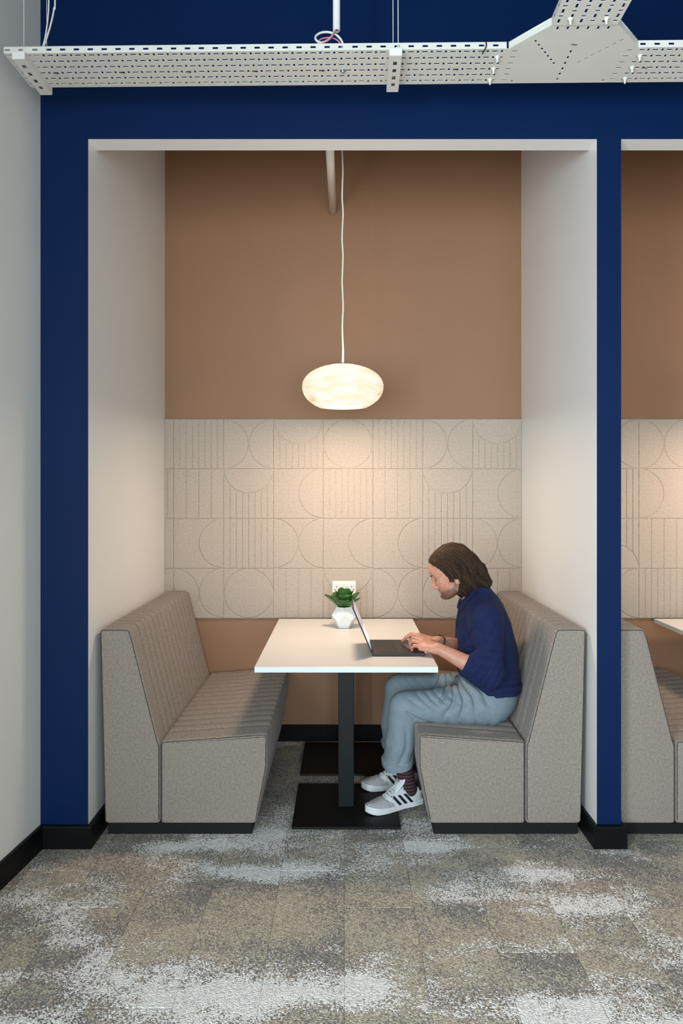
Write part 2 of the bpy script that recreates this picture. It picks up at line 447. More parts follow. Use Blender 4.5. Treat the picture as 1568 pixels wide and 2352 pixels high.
def cushion(name, corners, mask, parent, sgn):
    poly = densify(round_poly(corners), .03); k = len(poly)
    nrm = []
    for i in range(k):
        d = (poly[(i+1) % k]-poly[i-1]).normalized(); nrm.append(Vector((d.y, -d.x)))
    area2 = sum(poly[i].x*poly[(i+1)%k].y-poly[(i+1)%k].x*poly[i].y for i in range(k))
    if area2 < 0: nrm = [-n for n in nrm]
    msk = [mask(p.x, p.y) for p in poly]
    ys = [BY0, BY0+.0012, BY0+.0035, BY0+.0075, BY0+.012, BY0+.017]
    y = BY0+.02
    rib_s = sorted(set([round(r+d, 4) for r in RIBS for d in (-.02,-.010,-.005,-.002,0,.002,.005,.010,.02)]+[round((a+b)/2,4) for a, b in zip(RIBS, RIBS[1:])]))
    ys += [3.14, 3.17, 3.20]+[r for r in rib_s if r > 3.205]+[BY1-.017, BY1-.010, BY1-.004, BY1]
    vs = []
    for y in ys:
        e = min(y-BY0, BY1-y); ins = .013*(1-math.sqrt(max(0, 1-(1-min(e/.017,1))**2)))
        dr = min(abs(y-r) for r in RIBS); g = .0062*math.exp(-(dr/.0055)**2)
        pf = .0025*(1-math.exp(-(dr/.02)**2)) if y > RIBS[0] else 0
        for p, n, m in zip(poly, nrm, msk):
            q = p-n*(ins+m*g)+n*m*pf
            vs.append((q.x*sgn, y-BY0, q.y))
    fs = [(i*k+j, (i+1)*k+j, (i+1)*k+(j+1)%k, i*k+(j+1)%k) for i in range(len(ys)-1) for j in range(k)]
    fs += [tuple(range(k)), tuple((len(ys)-1)*k+j for j in range(k-1,-1,-1))]
    o = mesh_obj(name, vs, fs, M['felt_bench'], parent, True)
    bm = bmesh.new(); bm.from_mesh(o.data); bmesh.ops.recalc_face_normals(bm, faces=bm.faces); bm.to_mesh(o.data); bm.free()
    smooth_by_angle(o, 50)
    # twin-needle seam that runs just behind the front edge
    mb = MB()
    run = [i for i in range(k) if poly[i].y > .07]
    cut = 0
    for a in range(len(run)-1):
        if run[a+1]-run[a] > 1: cut = a+1
    run = run[cut:]+run[:cut]
    pts = [(poly[i]-nrm[i]*.0060) for i in run]
    mb.tube([((p.x)*sgn, .0025, p.y) for p in pts], .0020, 5)
    mb.build('seam', M['seam'], o, True)
    return o
def make_bench(name, x, sgn, label):
    t = empty(name, (x, BY0, 0)); tag(t, label, 'bench', 'upholstered booth benches')
    back = [(.021,.054,.022),(0,.8985,.020),(.130,.8985,.026),(.144,.85,.05),(.2526,.418,.02),(.262,.392,.02),(.262,.054,.018)]
    cushion('backrest', back, lambda px, pz: 1.0 if (pz > .41 and px > .03) else (.6 if pz > .89 else 0), t, sgn)
    seat = [(.2645,.054,.018),(.2645,.412,.017),(.703,.444,.0),(.7265,.4425,.042),(.7255,.30,.1),(.678,.054,.020)]
    cushion('seat', seat, lambda px, pz: (1.0 if pz > .40 else max(0, (pz-.25)/.15)*.5) if px > .27 else 0, t, sgn)
    mb = MB(); xa, xb = sorted((.03*sgn, .658*sgn))
    mb.bbox(xa, xb, .022, BY1-BY0-.01, 0, .056, .002)
    mb.build('plinth', M['kick'], t)
    return t
XB = -1.0615
make_bench('booth_bench', XB, 1, 'empty greige channel-stitched bench with the left booth wall behind it')
make_bench('booth_bench', 1.0475, -1, 'greige channel-stitched bench that the man sits on')
make_bench('booth_bench', XB+PITCH-.003, 1, 'greige bench cut by the right photo edge, beyond the blue column')

# ---------------------------------------------------------------- tables
def make_table(x, label):
    y0, y1 = 3.089, 4.25; w = .395
    t = empty('pedestal_table', (x, (y0+y1)/2, 0)); tag(t, label, 'table', 'white pedestal tables'); hy = (y1-y0)/2
    mb = MB(); mb.bbox(-w, w, -hy, hy, .7155, .740, .0015)
    o = mb.build('tabletop', [M['laminate'], M['table_edge']], t)
    for p in o.data.polygons: p.material_index = 0 if p.normal.z > .5 else 1
    for yc in (3.403-(y0+y1)/2, 3.998-(y0+y1)/2):
        mb = MB(); mb.bbox(-.037, .037, yc-.037, yc+.037, .0155, .709, .003); mb.build('column', M['column'], t)
        mb = MB(); mb.bbox(-.241, .241, yc-.238, yc+.238, .005, .0155, .0025); pl = mb.build('base_plate', M['black_metal'], t)
        for fx in (-.21, .21):
            for fy in (-.21, .21):
                mb = MB(); mb.lathe([(0,0),(.016,0),(.016,.006),(0,.006)], 12, 0, (fx, yc+fy, 0)); mb.build('foot', M['tie'], pl)
        mb = MB(); mb.bbox(-.17, .17, yc-.17, yc+.17, .709, .7155, .001); mb.build('top_plate', M['column'], t)
    return t
make_table(.0075, 'white rectangular table on two black pedestals with laptop and plant')
make_table(.0075+PITCH-.02, 'white table of the second booth, its corner at right photo edge')

# ---------------------------------------------------------------- pendant lamps
def shade_mat():
    m, nt, b = new_mat('corrugated_cardboard_shade'); L = nt.links.new
    tc = N(nt, 'ShaderNodeTexCoord')
    mp = N(nt, 'ShaderNodeMapping'); mp.inputs['Scale'].default_value = (1, 1, 3.2); L(tc.outputs['Object'], mp.inputs['Vector'])
    n = N(nt, 'ShaderNodeTexNoise'); n.inputs['Scale'].default_value = 9; n.inputs['Detail'].default_value = 3
    L(mp.outputs[0], n.inputs['Vector'])
    w = N(nt, 'ShaderNodeTexWave', wave_type='BANDS', bands_direction='X'); w.inputs['Scale'].default_value = 46; w.inputs['Distortion'].default_value = 6
    w.inputs['Detail'].default_value = 2; L(mp.outputs[0], w.inputs['Vector'])
    w2 = N(nt, 'ShaderNodeTexWave', wave_type='BANDS', bands_direction='Z'); w2.inputs['Scale'].default_value = 2*math.pi/(20*.00785); w2.inputs['Distortion'].default_value = .6; w2.inputs['Detail'].default_value = 1
    L(tc.outputs['Object'], w2.inputs['Vector'])
    wx = N(nt, 'ShaderNodeMix', data_type='FLOAT'); wx.inputs[0].default_value = .62; L(w.outputs['Fac'], wx.inputs[2]); L(w2.outputs['Fac'], wx.inputs[3])
    mul = N(nt, 'ShaderNodeMath', operation='MULTIPLY'); L(n.outputs['Fac'], mul.inputs[0]); L(wx.outputs[0], mul.inputs[1])
    r = ramp(nt, mul.outputs[0], [(.08, (.74,.56,.36,1)), (.34, (.95,.86,.68,1))])
    L(r.outputs[0], b.inputs['Base Color']); b.inputs['Roughness'].default_value = .9
    # light of the bulb that comes through the flutes of the cardboard
    L(r.outputs[0], b.inputs['Emission Color'])
    r2 = N(nt, 'ShaderNodeMapRange'); r2.inputs[1].default_value = .10; r2.inputs[2].default_value = .42
    r2.inputs[3].default_value = .22; r2.inputs[4].default_value = .80
    L(mul.outputs[0], r2.inputs[0]); L(r2.outputs[0], b.inputs['Emission Strength'])
    return m
M['shade'] = shade_mat()
m, nt, b = new_mat('opal_diffuser'); M['diffuser'] = m
b.inputs['Base Color'].default_value = (.9,.88,.82,1); b.inputs['Emission Color'].default_value = (1,.90,.74,1); b.inputs['Emission Strength'].default_value = 4.0
LZ, LR, LH = 2.033, .2095, .107
def make_lamp(x, y, label):
    t = empty('pendant_lamp', (x, y, LZ)); tag(t, label, 'pendant lamp', 'cardboard pendant lamps')
    # stacked rings of corrugated cardboard
    mb = MB(); nr = 27; th = .0069
    for i in range(nr):
        z = -LH+.006+(2*LH-.010)*i/(nr-1)
        u = z/LH
        bb = .1275 if u < 0 else .1115
        R = LR*(1-(abs(z)/bb)**2.1)**.52
        R = max(R, .05)
        Ri = max(R-.035, .02 if u > .8 else .106 if u < -.5 else R-.035)
        if u > .86: Ri = .008
        h = th/2*.93
        mb.lathe([(Ri,-h),(R-.001,-h),(R,-h+.001),(R,h-.001),(R-.001,h),(Ri,h),(Ri,-h)], 72, 0, (0,0,z))
    o = mb.build('shade', M['shade'], t); smooth_by_angle(o, 40)
    mb = MB(); mb.lathe([(.108,-LH+.012),(.0,-LH+.012)], 48); mb.lathe([(0,-LH+.015),(.108,-LH+.015),(.108,-LH+.012)], 48)
    mb.build('diffuser', M['diffuser'], t)
    mb = MB(); mb.lathe([(0,LH+.019),(.0055,LH+.019),(.0075,LH+.004),(.009,LH-.003),(0,LH-.003)], 20); mb.build('cord_grip', M['pvc'], t, True)
    pts = [(0,0,LH+.017)]
    rnd = random.Random(3)
    zt = TOP-LZ
    for i in range(1, 30):
        z = LH+.017+(zt-LH-.017)*i/29
        pts.append((.0022*math.sin(i*1.9)+.001*rnd.uniform(-1,1)-.004*i/29, .0, z))
    mb = MB(); mb.tube(smoothline(pts, 4), .0042, 8); mb.build('cord', M['cord'], t, True)
    # the lamp's own light, out of the round opening
    d = bpy.data.lights.new('lamp_light', 'AREA'); d.shape = 'DISK'; d.size = .21; d.energy = LAMP_W; d.color = LAMP_COL
    lo = bpy.data.objects.new('lamp_light', d); C.objects.link(lo); lo.parent = t; lo.location = (0,0,-LH-.003)
    d = bpy.data.lights.new('added_uplight', 'AREA'); d.shape = 'DISK'; d.size = .07; d.energy = 1.8; d.color = LAMP_COL  # added over the closed shade top to brighten the pipe and upper booth
    lo = bpy.data.objects.new('added_uplight', d); C.objects.link(lo); lo.parent = t; lo.location = (0,0,LH+.022); lo.rotation_euler = (math.pi,0,0)
    return t
make_lamp((787-VPX)/F_PX*3.7, 3.7, 'lit oval cardboard pendant lamp hanging over the table')
make_lamp((787-VPX)/F_PX*3.7+PITCH, 3.7, 'lit oval cardboard pendant lamp of second booth, outside the photo')

# ---------------------------------------------------------------- cable trays
TO = Vector((-1.232, 2.600, 3.080)); TRZ = -math.radians(.9)
TW, FL = .218, .0235; PER = .0503; ROW0, ROWP = .014, .0363
def sheet_with_slots(mb, mp, L, vmax, rows_, u0=0.0, mi=0):
    """mp(u, v) -> point; rows_: list of (v0, v1, [(ua, ub, va, vb)])"""
    def quad(ua, ub, va, vb):
        if ub-ua < 1e-6 or vb-va < 1e-6: return
        mb.add([mp(ua,va), mp(ub,va), mp(ub,vb), mp(ua,vb)], [(0,1,2,3)], mi)
    v = 0.0
    for v0, v1, holes in rows_:
        quad(u0, L, v, v0); u = u0
        for ua, ub, va, vb in sorted(holes):
            if ua < u or ub > L: continue
            quad(u, ua, v0, v1); quad(ua, ub, v0, va); quad(ua, ub, vb, v1); u = ub
        quad(u, L, v0, v1); v = v1
    quad(u0, L, v, vmax)
def tray_rows(L, phase=0.0, nrow=6, v_first=ROW0, vp=ROWP):
    out = []
    for r in range(nrow):
        vc = v_first+r*vp; hs = []; n = int(L/PER)+3
        for i in range(-1, n):
            ud = phase+.0125+i*PER+(0 if r % 2 == 0 else PER/2)
            hs.append((ud-.010, ud+.010, vc-.0042, vc+.0042))
            uv = ud+PER/2
            hs.append((uv-.0037, uv+.0037, vc-.0072, vc+.0072))
        out.append((vc-.0075, vc+.0075, hs))
    return out
def flange_rows(L, phase=0.0):
    return [(.008, .0165, [(phase+.0125+i*PER-.0098, phase+.0125+i*PER+.0098, .0085, .016) for i in range(-1, int(L/PER)+3)])]
def thick(o, t=.0016):
    md = o.modifiers.new('sheet', 'SOLIDIFY'); md.thickness = t; md.offset = 1; return o
def tray_run(label, u0, u1, phase, tilde=True):
    """a straight length: perforated bottom, two perforated sides with a rolled top edge"""
    t = empty('cable_tray', TO, TRZ); tag(t, label, 'cable tray', 'perforated white cable trays')
    mb = MB(); sheet_with_slots(mb, lambda u, v: (u, v, 0), u1, TW, tray_rows(u1, phase), u0)
    b_ = thick(mb.build('tray_bottom', M['tray'], t))
    for nm, v in (('front', 0.0), ('rear', TW)):
        mb = MB()
        sheet_with_slots(mb, (lambda u, z: (u, 0, z)) if v == 0 else (lambda u, z: (u, TW, FL-z)), u1, FL, flange_rows(u1, phase), u0)
        thick(mb.build('tray_side', M['tray'], t), .0014)
        mb = MB(); mb.tube([(u0, v, FL), (u1, v, FL)], .0022, 6); mb.build('rolled_edge', M['tray'], t, True)
    return t
def tray_tilde(parent, u, v):
    pts = smoothline([(u-.010, v+.001, -.0006), (u-.005, v-.0022, -.0006), (u+.005, v+.0022, -.0006), (u+.010, v-.001, -.0006)], 5)
    mb = MB(); mb.tube(pts, .0016, 5); mb.build('punched_mark', M['hole'], parent)
U_T0, U_T1, U_B0, U_B1, V_B = 1.812, 2.286, 1.938, 2.160, -.131
tr1 = tray_run('long white perforated cable tray from the left wall to the tee piece', 0, U_T0, 0.0)
for i in range(7): tray_tilde(tr1, .1385+PER*5*i, ROW0+3*ROWP)
tr2 = tray_run('short white perforated cable tray cut by right edge, right of tee', U_T1-.012, U_T1+2.2, U_T1-.002)
tray_tilde(tr2, U_T1+.066, ROW0+3*ROWP)
# branch towards the viewer
br = empty('cable_tray', TO, TRZ); tag(br, 'white perforated cable tray running from tee towards the viewer overhead', 'cable tray', 'perforated white cable trays')
BL = 1.9
mb = MB(); wB = U_B1-U_B0
sheet_with_slots(mb, lambda u, v: (U_B0+v, V_B-u, -.0018), BL, wB, tray_rows(BL, .010, 6, .0165, .0378))
o = mb.build('tray_bottom', M['tray'], br)
md = o.modifiers.new('sheet', 'SOLIDIFY'); md.thickness = .0016; md.offset = 0
for xx in (U_B0, U_B1):
    mb = MB(); sheet_with_slots(mb, lambda u, z, xx=xx: (xx, V_B-u, z-.0018), BL, FL, flange_rows(BL, .02))
    md = mb.build('tray_side', M['tray'], br).modifiers.new('sheet', 'SOLIDIFY'); md.thickness = .0014; md.offset = 0
    mb = MB(); mb.tube([(xx, V_B, FL), (xx, V_B-BL, FL)], .0022, 6); mb.build('rolled_edge', M['tray'], br, True)
# tee piece: flat plate with chamfered corners and rows of slots
tee = empty('cable_tray_tee', TO, TRZ); tag(tee, 'white cable tray tee piece with dashed fold lines', 'cable tray')
def plate_with_holes(outline, holes):
    bm = bmesh.new()
    def loop(pts):
        vs = [bm.verts.new((x, y, 0)) for x, y in pts]
        return [bm.edges.new((vs[i], vs[(i+1) % len(vs)])) for i in range(len(vs))]
    es = loop(outline)
    for h in holes: es += loop(h)
    bmesh.ops.triangle_fill(bm, use_beauty=True, use_dissolve=False, edges=es, normal=(0, 0, 1))
    bmesh.ops.recalc_face_normals(bm, faces=bm.faces)
    return bm
def slot(cx, cy, a, l, w):
    ca, sa = math.cos(a), math.sin(a)
    return [(cx+ca*i*l/2-sa*j*w/2, cy+sa*i*l/2+ca*j*w/2) for i, j in ((-1,-1),(1,-1),(1,1),(-1,1))]
e0, e1 = U_T0+.008, U_T1-.006
outline = [(U_T0-.004, TW), (U_T0-.004, 0), (e0, 0), (U_B0, V_B), (U_B1, V_B), (e1, 0), (U_T1+.004, 0), (U_T1+.004, TW)]
hol = []
for r in range(6):
    v = ROW0+r*ROWP
    hol.append(slot(U_T0+.032, v, 0, .020, .0062)); hol.append(slot(U_T1-.032, v, 0, .020, .0062))
for i in range(6): hol.append(slot(U_B0+.024+i*.0345, V_B+.018, math.pi/2, .017, .0072))
uc = (U_B0+U_B1)/2
for i in range(7):
    s = i/6
    hol.append(slot(1.905+(.100)*s, .002-.045+.132*s, math.atan2(.132, .100), .0125, .007))
    hol.append(slot(2.205-(.108)*s, -.043+.126*s, math.atan2(.126, -.108), .0155, .005))
for i in range(6): hol.append(slot(2.046, .020+i*.0345, math.pi/2, .015, .007))
hol.append(slot(U_T0+.062, TW-.014, math.pi/2, .014, .007)); hol.append(slot(U_T1-.062, TW-.014, math.pi/2, .014, .007))
bm = plate_with_holes(outline, hol)
mb = MB(); mb.bm(bm); o = mb.build('tee_plate', M['tray'], tee)
o.location.z = .0005
md = o.modifiers.new('sheet', 'SOLIDIFY'); md.thickness = .0016; md.offset = 0
for (a, b_) in (((e0, 0), (U_B0, V_B)), ((U_B1, V_B), (e1, 0)), ((U_T0, TW), (U_T1, TW))):
    mb = MB(); mb.add([(a[0],a[1],0),(b_[0],b_[1],0),(b_[0],b_[1],FL),(a[0],a[1],FL)], [(0,1,2,3)])
    md = mb.build('tee_side', M['tray'], tee).modifiers.new('sheet', 'SOLIDIFY'); md.thickness = .0016; md.offset = 0
    mb = MB(); mb.tube([(a[0],a[1],FL),(b_[0],b_[1],FL)], .0022, 6); mb.build('rolled_edge', M['tray'], tee, True)
tray_tilde(tee, 2.046, -.022)
def bolt(parent, u, v, z, mat, stud=.020, washer=.0105):
    mb = MB()
    mb.lathe([(0,0),(washer,0),(washer,-.0015),(.0065,-.0025),(.006,-.007),(.0036,-.0085),(.0032,-stud),(0,-stud)], 14, 0, (u, v, z))
    mb.build('bolt', mat, parent, True)
for v in (.048, .120, .192): bolt(tr1, U_T0-.024, v, -.0002, M['tray']); bolt(tr2, U_T1+.018, v, -.0002, M['tray'])
for u in (.052, .172): bolt(br, U_B0+u, V_B-.034, -.0026, M['tray'])
bolt(tr1, (786-VPX)/F_PX*2.69+1.232, ROW0+3*ROWP, -.0002, M['steel'], .010, .011)
mb = MB(); mb.tube(smoothline([(U_T0-.075,-.002,FL+.004),(U_T0-.073,-.005,.012),(U_T0-.078,-.003,-.004),(U_T0-.082,.014,-.003),(U_T0-.08,.03,.004),(U_T0-.077,.014,FL+.006),(U_T0-.075,-.002,FL+.004)], 5), .0024, 6)
tie = mb.build('cable_tie', M['tie']); tie.location = TO; tie.rotation_euler = (0, 0, TRZ)
tag(tie, 'black cable tie looped round the tray edge beside the tee', 'cable tie')
# hanger channels
def hanger(u, label, wires):
    t = empty('tray_hanger', TO, TRZ); tag(t, label, 'tray hanger', 'slotted tray hangers')
    hw, h = .0222, .026
    mb = MB()
    va, vb = -.012, .224
    hs = [(vc-.0115, vc+.0115, hw-.0068, hw+.0068) for vc in (.038, .084, .130, .176)]
    sheet_with_slots(mb, lambda p, q: (u-hw+q, p, -h), vb, 2*hw, [(hw-.0075, hw+.0075, hs)], va)
    for s in (-1, 1): mb.add([(u+s*hw,va,-h),(u+s*hw,vb,-h),(u+s*hw,vb,-.0005),(u+s*hw,va,-.0005)], [(0,1,2,3)])
    thick(mb.build('channel', M['tray'], t), .0015).modifiers[0].offset = 0
    for v in (va, vb):
        mb = MB(); mb.bbox(u-hw-.0008, u+hw+.0008, v-.0015 if v < 0 else v-.010, v+.010 if v < 0 else v+.0015, -h-.001, -.0003, .002); mb.build('end_cap', M['pvc'], t)
    for du, v, r in wires:
        mb = MB(); mb.tube([(u+du, v, -.02), (u+du-.003, v, TOP-TO.z-.001)], r, 6); mb.build('suspension_wire', M['tray'], t, True)
        mb = MB(); mb.lathe([(0,.012),(.002,.012),(.005,.004),(.007,.002),(.007,0),(0,0)], 12, 0, (u+du, v, FL-.012)); mb.build('wire_stop', M['tray'], t, True)
    return t
hanger(.058, 'slotted white hanger under the far left end of the tray', [(.012, .006, .0011), (.012, .20, .0011)])
hanger(1.4150, 'slotted white hanger under tray below the twin suspension wires', [(.010, .006, .0016), (-.0012, .14, .0016)])
# cables and conduits
def cable(name, pts, r, mat, label, cat='cable'):
    mb = MB(); mb.tube(smoothline(pts, 7), r, 8); o = mb.build(name, mat, None, True); return tag(o, label, cat)
q = lambda x, y, Y=2.68: P(x, y, Y)
cable('white_cable', [(P(134,-120,2.72).x,2.72,TOP-.002), q(127,-30,2.72), q(124,20,2.72), q(115,62,2.71), q(103,100,2.70), q(97,116,2.70), q(120,121,2.70), q(180,119,2.70)], .0034, M['pvc'], 'white cable dropping into left tray end, right one of the pair')
cable('white_cable', [(P(118,-120,2.71).x,2.75,TOP-.002), q(113,-30,2.73), q(111,30,2.73), q(105,80,2.72), q(99,105,2.71), q(97,117,2.705), q(130,119,2.72), q(200,118,2.72)], .0030, M['pvc'], 'white cable dropping into left tray end, left one of the pair')
mb = MB(); cx = (772.5-VPX)/F_PX*2.68
mb.lathe([(.0103,3.213),(.0135,3.213),(.0135,TOP)], 24, 0, (cx,2.68,0)); mb.lathe([(.0103,TOP),(.0103,3.213)], 24, 0, (cx,2.68,0))
tag(mb.build('vertical_conduit', M['pvc'], None, True), 'white plastic conduit hanging down over the middle of the tray', 'conduit')
q = lambda x, y, Y=2.665: P(x, y, Y)
cable('looped_cable', [q(771,40,2.68), q(770,62,2.68), q(764,80,2.662), q(752,93,2.65), q(736,98,2.645), q(725,91,2.65), q(726,82,2.66), q(738,75,2.668), q(754,74,2.672), q(770,79,2.675), q(782,90,2.68), q(788,103,2.68), q(792,116,2.69), q(815,119,2.70)], .0043, M['pvc'], 'thick white cable looping out of the conduit into the tray')
cable('pink_cable', [q(774,40,2.677), q(773,62,2.675), q(766,76,2.655), q(756,90,2.641), q(742,98,2.640), q(728,101,2.655), q(735,91,2.668), q(748,87,2.672), q(762,87,2.674), q(775,93,2.676), q(783,104,2.68), q(790,117,2.69), q(810,120,2.70)], .0026, M['pink'], 'pink cable looping out of the conduit into the tray')
# horizontal pipe through the back wall of the booth
pz = P(762, 487, YB).z; pxa = P(762.5, 487, YB).x
mb = MB(); R = Matrix.Rotation(-math.pi/2, 4, 'X')
mb.lathe([(.017,0),(.0215,0),(.0215,1.17),(.017,1.17)], 28, 0, (0,0,0), Matrix.Translation((pxa+.003, YF+T+.012, pz)) @ R)
tag(mb.build('horizontal_pipe', M['pvc'], None, True), 'white pipe entering the tan wall above the lamp', 'pipe')

# ---------------------------------------------------------------- socket
sk = empty('wall_socket', (P(790, 1350, FELT_Y).x, FELT_Y-.0005, .915)); tag(sk, 'white double wall socket on felt behind the succulent', 'socket')
mb = MB(); mb.bbox(-.0715, .0715, -.009, .0, -.043, .043, .003); mb.build('face_plate', M['socket'], sk)
for s in (-1, 1):
    mb = MB(); mb.bbox(s*.0125-.0065, s*.0125+.0065, -.013, -.008, .010, .031, .0015); mb.build('switch', M['pot'], sk)
    for dx, dz, w, h in ((0, .006, .004, .009), (-.011, -.012, .008, .0045), (.011, -.012, .008, .0045)):
        mb = MB(); mb.box(s*.045+dx-w/2, s*.045+dx+w/2, -.0097, -.0088, .003+dz-h/2, .003+dz+h/2); mb.build('pin_hole', M['hole'], sk)

# ---------------------------------------------------------------- plant in a faceted pot
def leaf_mat():
    m, nt, b = new_mat('succulent_leaf'); L = nt.links.new
    tc = N(nt, 'ShaderNodeTexCoord'); n = N(nt, 'ShaderNodeTexNoise'); n.inputs['Scale'].default_value = 18; n.inputs['Detail'].default_value = 4
    L(tc.outputs['Object'], n.inputs['Vector'])
    r = ramp(nt, n.outputs['Fac'], [(.3, (.008,.034,.008,1)), (.55, (.024,.105,.014,1)), (.75, (.07,.20,.025,1))])
    L(r.outputs[0], b.inputs['Base Color']); b.inputs['Roughness'].default_value = .38; return m
M['leaf'] = leaf_mat()
PX, PY = P(789.5, 1445, 3.985).x, 3.985
pl = empty('potted_succulent', (PX, PY, .740)); tag(pl, 'green succulent in a white faceted pot on the table', 'potted plant')
A_ = .0515
r1_, r2_ = .8507*A_, 1.3764*A_
h1, h2 = 1.1135*A_, .2629*A_
vs = []
rot = math.radians(-90)
for i in range(5): a = rot+i*2*math.pi/5; vs.append((r1_*math.cos(a), r1_*math.sin(a), h1))
for i in range(5): a = rot+i*2*math.pi/5; vs.append((r2_*math.cos(a), r2_*math.sin(a), h2))
for i in range(5): a = rot+(i+.5)*2*math.pi/5; vs.append((r2_*math.cos(a), r2_*math.sin(a), -h2))
for i in range(5): a = rot+(i+.5)*2*math.pi/5; vs.append((r1_*math.cos(a), r1_*math.sin(a), -h1))
fs = []
for i in range(5):
    j = (i+1) % 5
    fs.append((i, 5+i, 10+i, 5+j, j)); fs.append((15+i, 15+(i-1) % 5, 10+(i-1) % 5, 5+i, 10+i))
fs.append((15,16,17,18,19))
bm = bmesh.new(); bv = [bm.verts.new((x, y, z+h1)) for x, y, z in vs]
for f in fs: bm.faces.new([bv[i] for i in f])
bmesh.ops.recalc_face_normals(bm, faces=bm.faces)
inner = [e for e in bm.edges if len(e.link_faces) == 2]
bmesh.ops.bevel(bm, geom=inner, offset=.0018, segments=2, affect='EDGES', profile=.5)
mb = MB(); mb.bm(bm); po = mb.build('pot', M['pot'], pl)
md = po.modifiers.new('wall', 'SOLIDIFY'); md.thickness = .004; md.offset = -1
# grey glaze lines along the ridges of the pot
mb = MB()
for f in fs[:-1]:
    for a, b_ in zip(f, f[1:]+f[:1]):
        if a < b_ and not (a < 5 and b_ < 5): mb.tube([Vector(vs[a])*1.0004+Vector((0,0,h1)), Vector(vs[b_])*1.0004+Vector((0,0,h1))], .0006, 4)
mb.build('ridge_lines', plain('grey_ridge', (.33,.35,.35,1), .5), po)['kind'] = 'stuff'
mb = MB(); mb.disc((0,0,2*h1-.012), r1_*.98, 5); mb.build('soil', M['soil'], pl)
def leaf(az, tilt, L_, w, th, curl, base_r=.006, z0=2*h1-.014, mirror=False):
    nu, nv = 9, 5; vs = []; 
    ca, sa = math.cos(az), math.sin(az)
    for side in (1, -1):
        for i in range(nu+1):
            s = 1-(1-i/nu)**1.6
            ang = tilt-curl*s
            # centre line
            x = base_r; z = z0; st = 12
            for k in range(int(st*s)): 
                aa = tilt-curl*(k/st); x += math.cos(aa)*L_/st; z += math.sin(aa)*L_/st
            fr = st*s-int(st*s); aa = tilt-curl*s; x += math.cos(aa)*L_/st*fr; z += math.sin(aa)*L_/st*fr
            ww = max(.0015, w*max(0, 1-abs(2*(.10+.90*s)-1)**3)**.55*(.45+.55*min(1, s*1.8)))
            for j in range(nv+1):
                v = j/nv*2-1
                cup = .35*abs(v)**2*ww
                t_ = th*(1-v*v)**.5*(1-.75*s**2)*side*.5
                nx, nz = -math.sin(aa), math.cos(aa)
                lx = x+nx*(cup+t_); lz = z+nz*(cup+t_); ly = v*ww
                vs.append((lx*ca-ly*sa, lx*sa+ly*ca, lz))
    n = (nu+1)*(nv+1); fs = []
    for o_ in (0, n):
        for i in range(nu):
            for j in range(nv):
                a = o_+i*(nv+1)+j; q_ = (a, a+1, a+nv+2, a+nv+1); fs.append(q_ if o_ else q_[::-1])
    return mesh_obj('leaf', vs, fs, M['leaf'], pl, True)
R_ = math.radians
for az, ti_, L_, w in ((-90,48,.066,.025),(-28,40,.088,.019),(20,50,.095,.018),(75,55,.085,.02),(130,50,.09,.019),(178,42,.10,.018),(212,52,.088,.019),(-62,62,.08,.022),(-120,62,.08,.021),
                      (-90,82,.085,.026),(0,70,.085,.02),(60,75,.09,.021),(185,72,.085,.02),(120,80,.092,.02)):
    leaf(R_(az), R_(ti_), L_*1.30, w*1.75, .013, R_(10))

# ---------------------------------------------------------------- laptop
LX0, LX1, LY0, LY1, LZ0 = .126, .368, 3.284, 3.584, .7405
lp = empty('laptop', ((LX0+LX1)/2, (LY0+LY1)/2, LZ0)); tag(lp, 'open dark bronze laptop on the table under the hands', 'laptop')
ax, by = (LX1-LX0)/2, (LY1-LY0)/2
mb = MB(); mb.bbox(-ax, ax, -by, by, .0015, .0145, .002); base = mb.build('base', M['laptop'], lp)
for sx in (-1, 1):
    for sy in (-1, 1):
        mb = MB(); mb.bbox(sx*.1-.008, sx*.1+.008, sy*.12-.006, sy*.12+.006, 0, .002, .0005); mb.build('rubber_foot', M['tie'], lp)
kb = empty('keyboard', (0,0,0)); kb.parent = lp
km = bpy.data.meshes.new('key'); 
tb = MB(); tb.bbox(-.0072, .0072, -.0072, .0072, 0, .0018, .0007); 
mk = tb.build('key', M['key'], kb)
first = True
for r in range(6):
    for c in range(15):
        o = mk if first else mk.copy()
        if not first: C.objects.link(o)
        first = False
        o.parent = kb; o.location = (-ax+.028+r*.0172, -by+.022+c*.0183, .0140)
mb = MB(); mb.bbox(.035, .105, -.055, .055, .0140, .0149, .0004); mb.build('trackpad', plain('trackpad', (.028,.024,.022,1), .22, metal=.3), lp)
ang = math.radians(23)
Ml = Matrix.Translation((-ax+.002, 0, .0145)) @ Matrix.Rotation(-ang, 4, 'Y')
mb = MB(); mb.bbox(-.0055, 0, -by, by, .0, .226, .0018, 0, Ml); lid = mb.build('lid', M['laptop'], lp)
def screen_mat():
    m, nt, b = new_mat('laptop_screen'); L = nt.links.new
    tc = N(nt, 'ShaderNodeTexCoord'); sp = N(nt, 'ShaderNodeSeparateXYZ'); L(tc.outputs['Generated'], sp.inputs[0])
    r = ramp(nt, sp.outputs['Z'], [(0, (.50,.56,.78,1)), (.05, (.80,.80,.92,1)), (.44, (.80,.80,.90,1)), (.455, (.08,.08,.2,1)), (.475, (.62,.52,.68,1)), (.9, (.68,.58,.74,1)), (.93, (.45,.42,.6,1))], 'CONSTANT')
    L(r.outputs[0], b.inputs['Emission Color']); b.inputs['Emission Strength'].default_value = .62
    b.inputs['Base Color'].default_value = (.02,.02,.02,1); b.inputs['Roughness'].default_value = .15; return m
mb = MB(); mb.box(.0, .0006, -by+.006, by-.006, .012, .219, 0, Ml); mb.build('screen', screen_mat(), lid)
